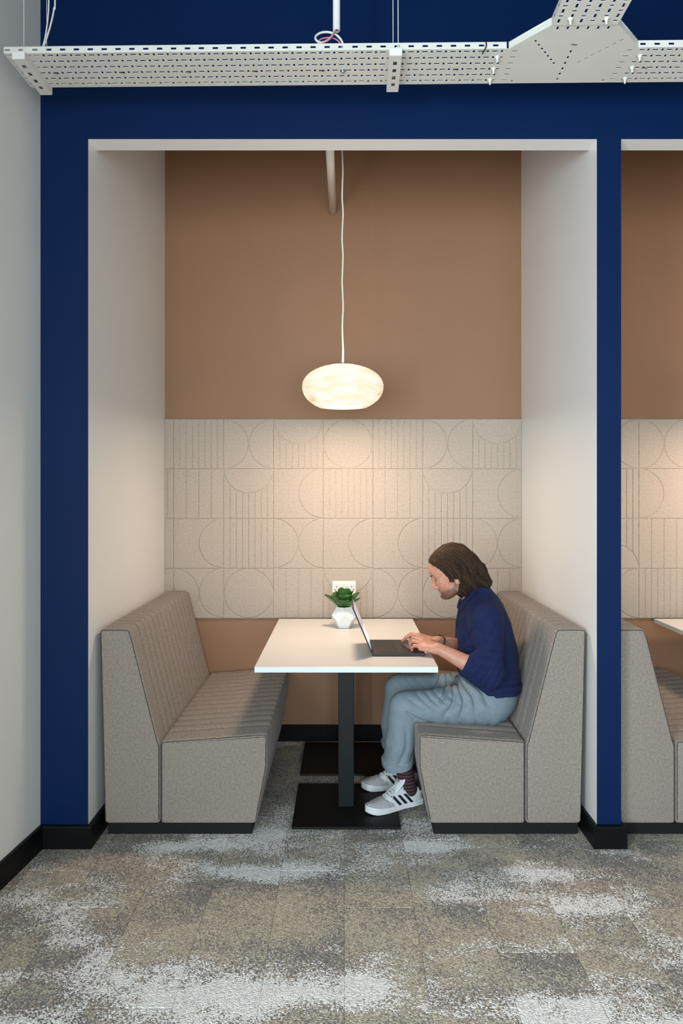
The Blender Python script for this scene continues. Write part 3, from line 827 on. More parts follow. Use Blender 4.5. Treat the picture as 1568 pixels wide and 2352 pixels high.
mb = MB(); mb.tube([(-ax+.001,-by+.04,.0135),(-ax+.001,by-.04,.0135)], .0045, 10); mb.build('hinge', M['tie'], lp, True)

# ---------------------------------------------------------------- the seated man (implicit surfaces, meshed with surface nets)
class Field:
    def __init__(s, xs, ys, zs):
        s.x, s.y, s.z = [np.asarray(a, np.float32) for a in (xs, ys, zs)]
        s.V = np.full((len(xs), len(ys), len(zs)), .05, np.float32)
    def sl(s, lo, hi):
        r = []
        for a, l, h in zip((s.x, s.y, s.z), lo, hi):
            i0 = max(0, int(np.searchsorted(a, l))-1); i1 = min(len(a), int(np.searchsorted(a, h))+2)
            r.append(slice(i0, max(i0+1, i1)))
        return tuple(r)
    def block(s, lo, hi):
        q = s.sl(lo, hi)
        return q, s.x[q[0]][:, None, None], s.y[q[1]][None, :, None], s.z[q[2]][None, None, :]
    def put(s, fn, lo, hi, k=.0, op='u'):
        q, x, y, z = s.block(lo, hi); d = fn(x, y, z); v = s.V[q]
        s.V[q] = smin(v, d, k) if op == 'u' else -smin(-v, d, k)
    def cone(s, a, b, ra, rb, k=.01, op='u', inset=0.0):
        a = np.array(a, float); b = np.array(b, float); m = max(ra, rb)+k+.012
        s.put(lambda x, y, z: cone_d(x, y, z, a, b, ra-inset, rb-inset), np.minimum(a, b)-m, np.maximum(a, b)+m, k, op)
    def chain(s, pts, rs, k=.01, inset=0.0):
        for i in range(len(pts)-1): s.cone(pts[i], pts[i+1], rs[i], rs[i+1], k, 'u', inset)
    def ell(s, c, r, k=.01, op='u', inset=0.0):
        c = np.array(c, float); r = np.array(r, float)-inset; m = k+.012
        s.put(lambda x, y, z: ell_d(x-c[0], y-c[1], z-c[2], r), c-r-m, c+r+m, k, op)
    def mesh(s):
        return nets(s.V, s.x, s.y, s.z)
def smin(a, b, k):
    if k <= 0: return np.minimum(a, b)
    h = np.maximum(k-np.abs(a-b), 0)/k
    return np.minimum(a, b)-h*h*k*.25
def cone_d(x, y, z, a, b, ra, rb):
    ab = b-a; L2 = float(ab@ab)
    t = np.clip(((x-a[0])*ab[0]+(y-a[1])*ab[1]+(z-a[2])*ab[2])/L2, 0, 1)
    return np.sqrt((x-a[0]-t*ab[0])**2+(y-a[1]-t*ab[1])**2+(z-a[2]-t*ab[2])**2)-(ra+(rb-ra)*t)
def ell_d(x, y, z, r):
    k0 = np.sqrt((x/r[0])**2+(y/r[1])**2+(z/r[2])**2)
    k1 = np.sqrt((x/r[0]**2)**2+(y/r[1]**2)**2+(z/r[2]**2)**2)+1e-6
    return k0*(k0-1)/k1
def nets(V, xs, ys, zs):
    s = V < 0
    c = np.zeros(tuple(n-1 for n in V.shape), np.uint8)
    for i in (0, 1):
        for j in (0, 1):
            for k in (0, 1): c += s[i:s.shape[0]-1+i, j:s.shape[1]-1+j, k:s.shape[2]-1+k]
    act = (c > 0) & (c < 8)
    I, J, K = np.nonzero(act); n = len(I)
    idx = np.full(act.shape, -1, np.int32); idx[I, J, K] = np.arange(n)
    acc = np.zeros((n, 3)); cnt = np.zeros(n)
    cs = [(i, j, k) for i in (0, 1) for j in (0, 1) for k in (0, 1)]
    for a in cs:
        for ax in range(3):
            if a[ax]: continue
            b = list(a); b[ax] = 1
            va = V[I+a[0], J+a[1], K+a[2]]; vb = V[I+b[0], J+b[1], K+b[2]]
            m = (va < 0) != (vb < 0)
            t = np.where(m, va/np.where(m, va-vb, 1), 0)
            pa = np.stack([xs[I+a[0]], ys[J+a[1]], zs[K+a[2]]], 1); pb = np.stack([xs[I+b[0]], ys[J+b[1]], zs[K+b[2]]], 1)
            acc += np.where(m[:, None], pa+(pb-pa)*t[:, None], 0); cnt += m
    P_ = acc/cnt[:, None]; fs = []
    for ax in range(3):
        d = np.diff(s.astype(np.int8), axis=ax)
        e = np.nonzero(d); sg = d[e]
        o = [a for a in range(3) if a != ax]
        ok = np.ones(len(sg), bool)
        for a in o: ok &= (e[a] > 0) & (e[a] < V.shape[a]-1)
        e = [q[ok] for q in e]; sg = sg[ok]
        q = []
        for (p, r) in ((1, 1), (0, 1), (0, 0), (1, 0)):
            ii = [None]*3; ii[ax] = e[ax]; ii[o[0]] = e[o[0]]-p; ii[o[1]] = e[o[1]]-r
            q.append(idx[ii[0], ii[1], ii[2]])
        Q = np.stack(q, 1)
        flip = (sg < 0) if ax != 1 else (sg > 0)
        Q[~flip] = Q[~flip][:, ::-1] if True else Q[~flip]
        fs.append(Q)
    F_ = np.vstack(fs); F_ = F_[(F_ >= 0).all(1)]
    return P_, F_[:, ::-1] if False else F_
def np_mesh(name, Vv, Ff, mat, parent=None, col=None):
    me = bpy.data.meshes.new(name)
    me.vertices.add(len(Vv)); me.vertices.foreach_set('co', Vv.astype(np.float32).ravel())
    me.loops.add(Ff.size); me.loops.foreach_set('vertex_index', Ff.astype(np.int32).ravel())
    me.polygons.add(len(Ff)); me.polygons.foreach_set('loop_start', np.arange(0, Ff.size, 4, dtype=np.int32))
    me.polygons.foreach_set('use_smooth', np.ones(len(Ff), bool))
    me.update(calc_edges=True); me.validate()
    me.materials.append(mat)
    if col is not None:
        at = me.color_attributes.new('Col', 'FLOAT_COLOR', 'POINT')
        at.data.foreach_set('color', np.hstack([col, np.ones((len(col), 1))]).astype(np.float32).ravel())
    o = bpy.data.objects.new(name, me); C.objects.link(o)
    if parent: o.parent = parent; o.matrix_parent_inverse = parent.matrix_world.inverted()
    return o
def axis(*segs):
    """(start, end, step) pieces joined into one coordinate line"""
    out = []
    for a, b, h in segs:
        n = max(1, int(round((b-a)/h))); out += list(np.linspace(a, b, n, endpoint=False))
    out.append(segs[-1][1]); return np.array(out)
def vnoise(x, y, z, k, seed=0):
    r = np.random.RandomState(seed); v = 0
    for i in range(4):
        d = r.normal(size=3); d /= np.linalg.norm(d); ph = r.uniform(0, 6.28, 2); d2 = r.normal(size=3); d2 /= np.linalg.norm(d2)
        v = v+np.sin((x*d[0]+y*d[1]+z*d[2])*k+ph[0]+1.3*np.sin((x*d2[0]+y*d2[1]+z*d2[2])*k*.7+ph[1]))
    return v/4
def fold(p):
    return np.exp(1.6*(np.cos(p)-1))*1.7-.75
def gauss(x, y, z, c, r): return np.exp(-(((x-c[0])/r[0])**2+((y-c[1])/r[1])**2+((z-c[2])/r[2])**2))

YC = 3.43
# --- key joints
SH_N, SH_F = (.645, 3.268, .912), (.645, 3.592, .912)
EL_N, EL_F = (.655, 3.222, .668), (.662, 3.612, .695)
WR_N, WR_F = (.425, 3.272, .780), (.445, 3.425, .7795)
HIP_N, HIP_F = (.665, 3.345, .505), (.665, 3.515, .505)
KN_N, KN_F = (.277, 3.305, .503), (.273, 3.565, .514)
# --- head frame
TH = math.radians(21); CT, ST = math.cos(TH), math.sin(TH)
HO = (.5115, YC, 1.0937)
def to_local(x, y, z):
    dx, dz = x-HO[0], z-HO[2]
    return -dx*CT-dz*ST, y-HO[1], -dx*ST+dz*CT
def to_world(f, l, u):
    return np.array([HO[0]-f*CT-u*ST, HO[1]+l, HO[2]-f*ST+u*CT])
def head_sdf(x, y, z):
    f, l, u = to_local(x, y, z); f, l, u = np.broadcast_arrays(f, l, u)
    al = np.abs(l)
    E = lambda c, r: ell_d(f-c[0], l-c[1], u-c[2], r)
    EA = lambda c, r: ell_d(f-c[0], al-c[1], u-c[2], r)
    CA = lambda a, b, ra, rb: cone_d(f, al, u, np.array(a), np.array(b), ra, rb)
    d = E((-.006,0,.048), (.099,.077,.080))
    d = smin(d, E((.030,0,.022), (.060,.066,.070)), .03)                 # forehead and temples
    d = smin(d, E((.034,0,-.028), (.042,.055,.060)), .03)                # mid face
    d = smin(d, EA((.050,.036,-.014), (.024,.020,.022)), .02)            # cheekbones
    d = smin(d, CA((.004,.050,-.060), (.058,.020,-.080), .015, .0145), .03)   # jaw line
    d = smin(d, E((.040,0,-.066), (.034,.042,.026)), .02)
    d = smin(d, E((.0685,0,-.0775), (.0185,.021,.0165)), .014)           # chin
    d = smin(d, CA((.085,.008,.034), (.066,.044,.034), .0085, .008), .012)    # brow
    d = -smin(-d, EA((.099,.032,.0165), (.021,.018,.0135)), .012)          # eye sockets
    d = smin(d, EA((.0715,.0315,.0160), (.0125,.0145,.0105)), .004)      # lowered lids
    d = smin(d, CA((.084,0,.026), (.0995,0,-.0205), .0068, .0086), .008) # nose
    d = smin(d, EA((.0870,.0115,-.0265), (.0125,.0075,.0085)), .004)
    d = -smin(-d, EA((.0905,.0065,-.0355), (.006,.0035,.0045)), .003)    # nostrils
    d = smin(d, E((.071,0,-.046), (.012,.025,.012)), .012)               # muzzle
    d = smin(d, E((.0775,0,-.0485), (.0075,.021,.0048)), .004)           # lips
    d = smin(d, E((.0765,0,-.0595), (.0080,.018,.0052)), .004)
    d = -smin(-d, E((.086,0,-.0540), (.007,.026,.0016)), .003)
    d = -smin(-d, E((.089,0,-.0665), (.009,.020,.0045)), .008)           # fold over the chin
    # ears
    e = EA((-.012,.0765,-.006), (.019,.0085,.031))
    e = -smin(-e, EA((-.008,.086,-.003), (.010,.006,.018)), .004)
    e = smin(e, EA((-.004,.077,-.030), (.009,.006,.009)), .006)
    d = smin(d, e, .006)
    return d
# --- hands, in a frame (forward, towards the thumb, up)
def frame(w, fwd, side):
    a = np.array(fwd, float); a /= np.linalg.norm(a)
    s_ = np.array(side, float); s_ -= a*(s_@a); s_ /= np.linalg.norm(s_)
    n = np.cross(a, s_); n = n if n[2] > 0 else -n
    W_ = np.array(w, float)
    return lambda p: W_+a*p[0]+s_*p[1]+n*p[2]
HN = frame(WR_N, (-.78, .60, .17), (.50, .78, .20))
HF = frame(WR_F, (-.86, .42, .16), (-.35, -.92, .10))
FING_N = {'index': [(.088,.027,.002),(.130,.026,.004),(.147,.024,-.018),(.151,.023,-.043)],
          'middle': [(.090,.006,.005),(.137,.007,.006),(.154,.007,-.018),(.157,.007,-.044)],
          'ring': [(.085,-.014,.003),(.126,-.014,.001),(.140,-.013,-.020),(.141,-.012,-.041)],
          'little': [(.076,-.032,-.004),(.104,-.036,-.006),(.115,-.036,-.021),(.117,-.035,-.038)],
          'thumb': [(.028,.030,-.012),(.066,.048,-.020),(.095,.046,-.030)]}
FING_F = {'index': [(.088,.026,.004),(.128,.028,-.002),(.150,.028,-.018),(.166,.027,-.038)],
          'middle': [(.092,.005,.006),(.137,.006,.000),(.157,.006,-.019),(.168,.006,-.040)],
          'ring': [(.086,-.015,.004),(.126,-.016,-.002),(.141,-.016,-.020),(.146,-.015,-.040)],
          'little': [(.077,-.033,-.003),(.106,-.037,-.008),(.118,-.038,-.022),(.122,-.038,-.038)],
          'thumb': [(.028,.030,-.012),(.066,.050,-.020),(.096,.050,-.032)]}
FR = {'index': (.0105,.0088,.0080,.0066), 'middle': (.0108,.0090,.0081,.0067), 'ring': (.0102,.0084,.0076,.0064), 'little': (.0092,.0074,.0067,.0057), 'thumb': (.0135,.0110,.0085)}
def add_hand(F, H, FG):
    w = H((0,0,0))
    for nm, r in (('index',.0150), ('middle',.0150), ('ring',.0142), ('little',.0128)):
        m = FG[nm][0]
        F.cone(H((.004, m[1]*.55, -.003)), H((m[0]-.004, m[1], m[2]-.006)), .0165, r, .012)
    F.cone(H((.010,.016,-.008)), H(FG['thumb'][0]), .017, .0150, .012)
    F.cone(H(FG['thumb'][0]), H((.070,.018,-.008)), .013, .011, .014)
    for nm, pts in FG.items(): F.chain([H(p) for p in pts], FR[nm], .0035)
# --- body parts shared by skin and cloth
TZ = np.array([.44,.50,.56,.63,.741,.868,.93,.964,1.0,1.03])
TF = np.array([.585,.575,.566,.553,.531,.536,.548,.560,.580,.602])
TB = np.array([.800,.814,.825,.831,.819,.790,.762,.744,.714,.688])
TWd = np.array([.150,.158,.160,.160,.162,.174,.174,.160,.118,.080])
def torso_d(x, y, z, inset=0.0):
    f = np.interp(z, TZ, TF); b = np.interp(z, TZ, TB); w = np.interp(z, TZ, TWd)
    cx, a = (f+b)/2, (b-f)/2-inset; w = w-inset
    q = ((np.abs(x-cx)/a)**2.35+(np.abs(y-YC)/w)**2.35)**(1/2.35)
    d = (q-1)*np.minimum(a, w)
    return np.maximum(d, np.maximum(z-1.045+inset, .44+inset-z))
def add_torso(F, inset, sleeves=True):
    F.put(lambda x, y, z: torso_d(x, y, z, inset), (.48,3.22,.40), (.88,3.64,1.07), .02)
    for sh, s in ((SH_N,-1), (SH_F,1)):
        F.cone((.655, YC+s*.06, .965), sh, .062, .066, .045, 'u', inset)
def add_legs(F, inset, shin=True):
    F.ell((.705,YC,.535), (.118,.158,.125), .03, 'u', inset)
    F.ell((.600,YC,.560), (.085,.135,.072), .04, 'u', inset)
    for h, kn, s in ((HIP_N, KN_N, 0), (HIP_F, KN_F, 1)):
        F.cone(h, kn, .096, .069, .03, 'u', inset)
SHIN_N = [KN_N, (.256,3.335,.335), (.250,3.362,.222)]
SHIN_F = [KN_F, (.254,3.585,.345), (.262,3.597,.232)]

def skin_material():
    m, nt, b = new_mat('skin'); L = nt.links.new
    at = N(nt, 'ShaderNodeAttribute'); at.attribute_name = 'Col'
    b.inputs['Roughness'].default_value = .5
    tc0 = N(nt, 'ShaderNodeTexCoord'); n0 = N(nt, 'ShaderNodeTexNoise'); n0.inputs['Scale'].default_value = 70; n0.inputs['Detail'].default_value = 5; L(tc0.outputs['Object'], n0.inputs['Vector'])
    r0 = ramp(nt, n0.outputs['Fac'], [(.3, (.86,.82,.80,1)), (.7, (1.10,1.08,1.07,1))])
    mu = N(nt, 'ShaderNodeMix', data_type='RGBA', blend_type='MULTIPLY'); mu.inputs[0].default_value = 1; L(at.outputs['Color'], mu.inputs[6]); L(r0.outputs[0], mu.inputs[7])
    L(mu.outputs[2], b.inputs['Base Color'])
    b.inputs['Subsurface Weight'].default_value = .12; b.inputs['Subsurface Radius'].default_value = (.008,.003,.002); b.inputs['Subsurface Scale'].default_value = .5
    tc = N(nt, 'ShaderNodeTexCoord'); n = N(nt, 'ShaderNodeTexNoise'); n.inputs['Scale'].default_value = 300; L(tc.outputs['Object'], n.inputs['Vector'])
    bp = N(nt, 'ShaderNodeBump'); bp.inputs['Strength'].default_value = .15; bp.inputs['Distance'].default_value = .001
    L(n.outputs['Fac'], bp.inputs['Height']); L(bp.outputs[0], b.inputs['Normal']); return m

def build_body():
    F = Field(axis((.05,.27,.006),(.27,.60,.0024),(.60,.88,.006)),
              axis((3.20,3.25,.006),(3.25,3.53,.0024),(3.53,3.70,.006)),
              axis((.02,.70,.008),(.70,.84,.0024),(.84,.955,.005),(.955,1.19,.0024),(1.19,1.26,.005)))
    add_torso(F, .032); add_legs(F, .022)
    for sh, el, wr in ((SH_N, EL_N, WR_N), (SH_F, EL_F, WR_F)):
        F.cone(sh, el, .050, .040, .02)
        sh, el, wr = map(np.array, (sh, el, wr))
        mid = el+(wr-el)*.35
        F.cone(el, mid, .038, .0405, .02); F.cone(mid, wr, .0405, .0255, .02)
    for kn, ch in ((KN_N, SHIN_N), (KN_F, SHIN_F)):
        F.chain(ch, [.052,.048,.040], .02)
    for a, bt, c in (((.272,3.385,.24),(.287,3.398,.10),(.15,3.320,.042)), ((.300,3.607,.24),(.315,3.615,.10),(.15,3.580,.042))):
        F.cone(a, bt, .034, .030, .02); F.cone((bt[0],bt[1],.06), c, .022, .014, .02)
    add_hand(F, HN, FING_N); add_hand(F, HF, FING_F)
    F.cone((.655,YC,.955), (.560,YC,1.065), .062, .0545, .02)
    F.put(head_sdf, (.37,3.33,.96), (.66,3.53,1.27), .02)
    Vv, Ff = F.mesh()
    # skin tones
    base = np.array(lin(190,138,115)[:3]); col = np.tile(base, (len(Vv), 1))
    f, l, u = to_local(Vv[:,0], Vv[:,1], Vv[:,2])
    hd = Vv[:,2] > .955
    def mix(c, w, on): col[:] = col*(1-(w*on)[:, None])+np.array(c)[None]*(w*on)[:, None]
    G = lambda c, r: np.exp(-((f-c[0])/r[0])**2-((np.abs(l)-c[1])/r[1])**2-((u-c[2])/r[2])**2)
    mix(lin(205,128,112)[:3], .75*G((.10,0,-.020), (.02,.02,.02)), hd)
    mix(lin(208,136,120)[:3], .55*G((.062,.040,-.016), (.03,.025,.022)), hd)
    mix(lin(190,112,108)[:3], np.minimum(1, 1.3*(G((.082,0,-.0485), (.010,.022,.0045))+G((.082,0,-.0595), (.010,.020,.0050)))), hd)
    # stubble on jaw, chin and upper lip
    rs = np.random.RandomState(2).rand(len(Vv))
    jaw = np.clip((-.040-u+np.clip(.028-f, 0, .05)*.75)/.016, 0, 1)*np.clip((f+.01)/.02, 0, 1)
    lipm = G((.086,0,-.040), (.018,.028,.0065))
    chn = G((.080,0,-.078), (.028,.030,.020))
    st = np.clip(jaw*.85+lipm*1.1+chn*.6, 0, .95)*(.72+.5*rs)
    st *= 1-np.minimum(1, 1.4*(G((.084,0,-.0495), (.010,.020,.0045))+G((.084,0,-.0590), (.010,.018,.0050))))
    mix(lin(74,52,42)[:3], np.clip(st, 0, .9), hd)
    mix(lin(150,100,92)[:3], .6*G((.080,.032,.020), (.02,.02,.007)), hd)
    # redder knuckles and fingertips
    for H, FG in ((HN, FING_N), (HF, FING_F)):
        for nm, pts in FG.items():
            for p, w in ((pts[0], .35), (pts[1], .35), (pts[-1], .6)):
                q_ = H(p); w_ = w*np.exp(-((Vv-q_)**2).sum(1)/.012**2)
                mix(lin(204,118,104)[:3], w_, np.ones(len(Vv)))
    o = np_mesh('person', Vv, Ff, skin_material(), None, col)
    tag(o, 'long-haired man in navy polo and blue-grey trousers typing on a laptop', 'person')
    return o
person = build_body()

# ------------------------------------------------ clothes
M['shirt'] = plain('navy_knit', (.0075,.0135,.058,1), .85, .10, 60, .3, 900, spec=.2)
M['shirt'].node_tree.nodes['Principled BSDF'].inputs['Sheen Weight'].default_value = .02
M['trousers'] = plain('blue_grey_cotton', (.185,.232,.265,1), .85, .06, 40, .25, 1100, spec=.2)
def build_shirt():
    h = .0036
    F = Field(axis((.46,.90,h)), axis((3.12,3.72,h)), axis((.50,1.07,h)))
    add_torso(F, 0)
    for sh, el, wr in ((SH_N, EL_N, WR_N), (SH_F, EL_F, WR_F)):
        sh, el, wr = map(np.array, (sh, el, wr))
        F.cone(sh, el+np.array([.0,0,.02]), .068, .058, .03)
        cuf = el+(wr-el)*.47
        F.cone(el+np.array([-.004,0,.004]), cuf, .0575, .0495, .03)
    q, x, y, z = F.block((.4,3.1,.4), (.95,3.8,1.1)); V = F.V
    # folds: gathers round the elbow, drape over chest and back, slack above the hem
    for el, sh, wr in ((np.array(EL_N), np.array(SH_N), np.array(WR_N)), (np.array(EL_F), np.array(SH_F), np.array(WR_F))):
        ax_ = (wr-el)/np.linalg.norm(wr-el); s_ = (x-el[0])*ax_[0]+(y-el[1])*ax_[1]+(z-el[2])*ax_[2]
        V += .0055*fold(s_*2*math.pi/.031+3*z*6)*gauss(x, y, z, el+ax_*.015, (.075,.10,.055))
        au = (sh-el)/np.linalg.norm(sh-el); t_ = (x-el[0])*au[0]+(y-el[1])*au[1]+(z-el[2])*au[2]
        V += .0052*fold(t_*2*math.pi/.036+18*x)*gauss(x, y, z, el+au*.075, (.08,.10,.065))
        V += .0045*fold((x*.8+z*.6)*2*math.pi/.05)*gauss(x, y, z, sh+np.array([-.03,0,-.07]), (.08,.09,.08))
    V += .0050*fold((z-.16*x)*2*math.pi/.030+2.5*np.sin(x*24))*np.exp(-((z-.605)/.040)**2)
    V -= .009*np.exp(-((z-.565-np.clip(.67-x, 0, .2)*.62)/.035)**2)
    V += .0026*vnoise(x, y, z, 48, 3)+.0045*fold((x*.75-z*.66)*2*math.pi/.06+2*np.sin(y*20))*gauss(x, y, z, (.60,3.3,.78), (.10,.2,.13))
    # arm-hole seam
    for sh in (SH_N, SH_F):
        d = np.sqrt((x-sh[0]-.012)**2+(z-sh[2]+.012)**2)
        V += .0022*np.exp(-((d-.082)/.004)**2)*np.exp(-((np.abs(y-YC)-.135)/.045)**2)*(z > .86)
    # cut: hem, neck, cuffs
    hem = .555+np.clip(.67-x, 0, .2)*.62
    V0 = V.copy()
    V[:] = np.maximum(V, hem-z+.003*np.sin(x*45))
    nk = cone_d(x, y, z, np.array((.66,YC,.97)), np.array((.555,YC,1.085)), .060, .060)
    V[:] = np.maximum(V, -nk)
    for el, wr in ((EL_N, WR_N), (EL_F, WR_F)):
        el, wr = np.array(el), np.array(wr); ax_ = (wr-el)/np.linalg.norm(wr-el); c = el+(wr-el)*.47
        s_ = (x-c[0])*ax_[0]+(y-c[1])*ax_[1]+(z-c[2])*ax_[2]
        rad = np.sqrt(np.maximum((x-c[0])**2+(y-c[1])**2+(z-c[2])**2-s_**2, 0))
        V[:] = np.where(rad < .075, np.maximum(V, s_), V)
        V[:] = np.where((rad < .09) & (s_ > -.09), V-.0018*np.exp(-((s_+.012)/.010)**2), V)
    Vv, Ff = F.mesh()
    o = np_mesh('shirt', Vv, Ff, M['shirt'], person)
    # collar: stand round the neck and a turned-down flap with two points, lying on the shirt
    ax_ = np.array([-.62, 0, .785]); ax_ /= np.linalg.norm(ax_); c0 = np.array([.618, YC, .995])
    e1 = np.array([-ax_[2], 0, ax_[0]])
    s_ = (x-c0[0])*ax_[0]+(z-c0[2])*ax_[2]; p1 = (x-c0[0])*e1[0]+(z-c0[2])*e1[2]; p2 = y-YC
    rad = np.sqrt(p1**2+p2**2); an = np.abs(np.arctan2(p2, p1))
    Rf = np.interp(an, [0,.16,.40,.62,.9,1.6,2.4,3.15], [.062,.070,.108,.106,.096,.089,.086,.085])
    flap = np.maximum(np.maximum(np.abs(V0-.0052)-.0032, rad-Rf), .056-rad)
    flap = np.maximum(flap, np.maximum(-.055-s_, .10-an))
    stand = np.maximum(np.maximum(np.abs(rad-.0605)-.0030, s_-.022-.004*np.cos(an)), np.maximum(-V0-.004, .05-an))
    stand = np.maximum(stand, -.050-s_)
    F.V = smin(flap, stand, .004).astype(np.float32)
    Vc, Fc = F.mesh(); np_mesh('collar', Vc, Fc, M['shirt'], o)
    # placket and buttons
    mb = MB()
    pts = [(np.interp(z, TZ, TF)-.0015, YC+.0, z) for z in np.linspace(.955, .80, 10)]
    mb2 = MB()
    vsx = []
    for p in pts:
        for dy in (-.017, -.014, .014, .017):
            rr = (abs(dy)/.16)**2.35*.11/2.35
            vsx.append((p[0]+rr-(.003 if abs(dy) < .016 else 0), p[1]+dy, p[2]))
    mb2.add(vsx, [(i*4+j, (i+1)*4+j, (i+1)*4+j+1, i*4+j+1) for i in range(len(pts)-1) for j in range(3)])
    mb2.build('placket', M['shirt'], o, True)
    for z in (.93, .87):
        xx = float(np.interp(z, TZ, TF))-.0045
        mb = MB(); mb.lathe([(0,.002),(.004,.002),(.005,.001),(.005,0),(0,0)], 12, 0, (0,0,0), Matrix.Translation((xx-.001,YC-.002,z)) @ Matrix.Rotation(-math.pi/2, 4, 'Y'))
        mb.build('button', M['tie'], o, True)
    return o
def build_trousers():
    h = .0042
    F = Field(axis((.15,.86,h)), axis((3.20,3.70,h)), axis((.175,.70,h)))
    add_legs(F, 0)
    for ch in (SHIN_N, SHIN_F):
        F.cone(ch[0], ch[1], .069, .0675, .012); F.cone(ch[1], ch[2], .0675, .0655, .02)
    q, x, y, z = F.block((.1,3.1,.1), (.95,3.8,.8)); V = F.V
    near = np.exp(-((y-3.27)/.10)**2)+np.exp(-((y-3.60)/.10)**2)*.7
    # oblique pulls along the thighs
    ph = (x*.62+z*.78)*2*math.pi/.034+1.6*np.sin(x*21+y*9)+1.1*np.sin(z*37)
    am = np.clip(.55+.9*vnoise(x, y, z, 26, 5), 0, 1.4)
    V += .0055*fold(ph)*am*np.exp(-((x-.47)/.16)**2)*np.exp(-((z-.545)/.06)**2)
    # fan of folds in the lap and at the hip
    a_ = np.arctan2(z-.665, x-.52)
    rr = np.sqrt((z-.665)**2+(x-.52)**2)
    V += .0085*fold(a_*17+1.2*np.sin(rr*40))*np.exp(-((rr-.13)/.075)**2)*(x > .42)
    V += .0040*vnoise(x, y, z, 40, 11)*np.exp(-((x-.64)/.13)**2)
    # soft hanging folds of the lower legs
    V += .0050*fold((x*.93+y*.36)*2*math.pi/.062+2.2*np.sin(z*13)+1)*np.clip((.48-z)/.1, 0, 1)
    V += .0020*vnoise(x, y, z, 30, 8)
    # pocket slit
    for s in (-1, 1):
        d = cone_d(x, y, z, np.array((.640,YC+s*.150,.620)), np.array((.690,YC+s*.160,.548)), .0035, .0035)
        V[:] = -smin(-V, d, .006)
    # hollow of the knee
    for kn, s in ((KN_N,-1), (KN_F,1)):
        a = np.array((kn[0]+.004, kn[1]+s*.066, kn[2]-.004)); m_ = np.array((kn[0]+.045, kn[1]+s*.056, kn[2]-.036)); b_ = np.array((kn[0]+.105, kn[1]+s*.032, kn[2]-.060)); e_ = np.array((kn[0]+.125, kn[1], kn[2]-.068))
        for p, r_ in ((a, m_), (m_, b_), (b_, e_)):
            V[:] = -smin(-V, cone_d(x, y, z, p, r_, .0040, .0060), .012)
    # turn-ups: bottom cut, rolled cuff, hollow leg
    for ch in (SHIN_N, SHIN_F):
        c, d0 = np.array(ch[2]), np.array(ch[1]); ax_ = (c-d0)/np.linalg.norm(c-d0)+np.array([.16,0,0]); ax_ /= np.linalg.norm(ax_)
        s_ = (x-c[0])*ax_[0]+(y-c[1])*ax_[1]+(z-c[2])*ax_[2]
        ra = np.sqrt(np.maximum((x-c[0])**2+(y-c[1])**2+(z-c[2])**2-s_**2, 0))
        reg = (ra < .095) & (s_ > -.13)
        cuff = np.maximum(ra-.0755-.0015*np.sin(np.arctan2(y-c[1], x-c[0])*5), np.abs(s_+.014)-.0175)
        V[:] = np.where(reg, np.minimum(V, cuff), V)
        V[:] = np.where(reg, np.maximum(V, s_-.003), V)
        V[:] = np.where(reg, np.maximum(V, -np.maximum(ra-.056, -.030-s_)), V)
    V[:] = np.maximum(V, z-.605-np.clip(.67-x, 0, .2)*.55)
    Vv, Ff = F.mesh()
    o = np_mesh('trousers', Vv, Ff, M['trousers'], person)
    return o
build_shirt(); build_trousers()

# ------------------------------------------------ hair
def hair_material():
    m, nt, b = new_mat('brown_hair'); L = nt.links.new
    at = N(nt, 'ShaderNodeAttribute'); at.attribute_name = 'Col'
    L(at.outputs['Color'], b.inputs['Base Color']); b.inputs['Roughness'].default_value = .6; b.inputs['Specular IOR Level'].default_value = .25
    return m
M['hair'] = hair_material()
M['dark_hair'] = plain('dark_brow', (.035,.022,.016,1), .7)
OUT = np.array([(.090,.020),(.086,.090),(.0665,.1175),(.035,.134),(-.017,.150),(-.055,.147),(-.104,.119),(-.136,.06),(-.160,-.007),(-.163,-.06),(-.160,-.103),(-.125,-.118),(-.0836,-.113),(-.007,-.117),(.020,-.100),(.070,-.060)])
FACE = np.array([(.081,.0965),(.062,.072),(.046,.050),(.036,.026),(.026,.006),(.027,-.014),(.012,-.020),(.006,-.006),(-.012,-.012),(-.020,-.036),(-.006,-.050),(.001,-.062),(.010,-.094),(-.006,-.122),(.05,-.16),(.2,-.16),(.2,.096)])
def poly_sdf(px, pz, poly):
    d = np.full(px.shape, 1e9, np.float32); inside = np.zeros(px.shape, bool); n = len(poly)
    for i in range(n):
        a, b = poly[i], poly[(i+1) % n]; e = b-a
        t = np.clip(((px-a[0])*e[0]+(pz-a[1])*e[1])/(e@e), 0, 1)
        d = np.minimum(d, (px-a[0]-t*e[0])**2+(pz-a[1]-t*e[1])**2)
        c = ((a[1] > pz) != (b[1] > pz)) & (px < (b[0]-a[0])*(pz-a[1])/(b[1]-a[1]+1e-12)+a[0])
        inside ^= c
    return np.where(inside, -1, 1)*np.sqrt(d)
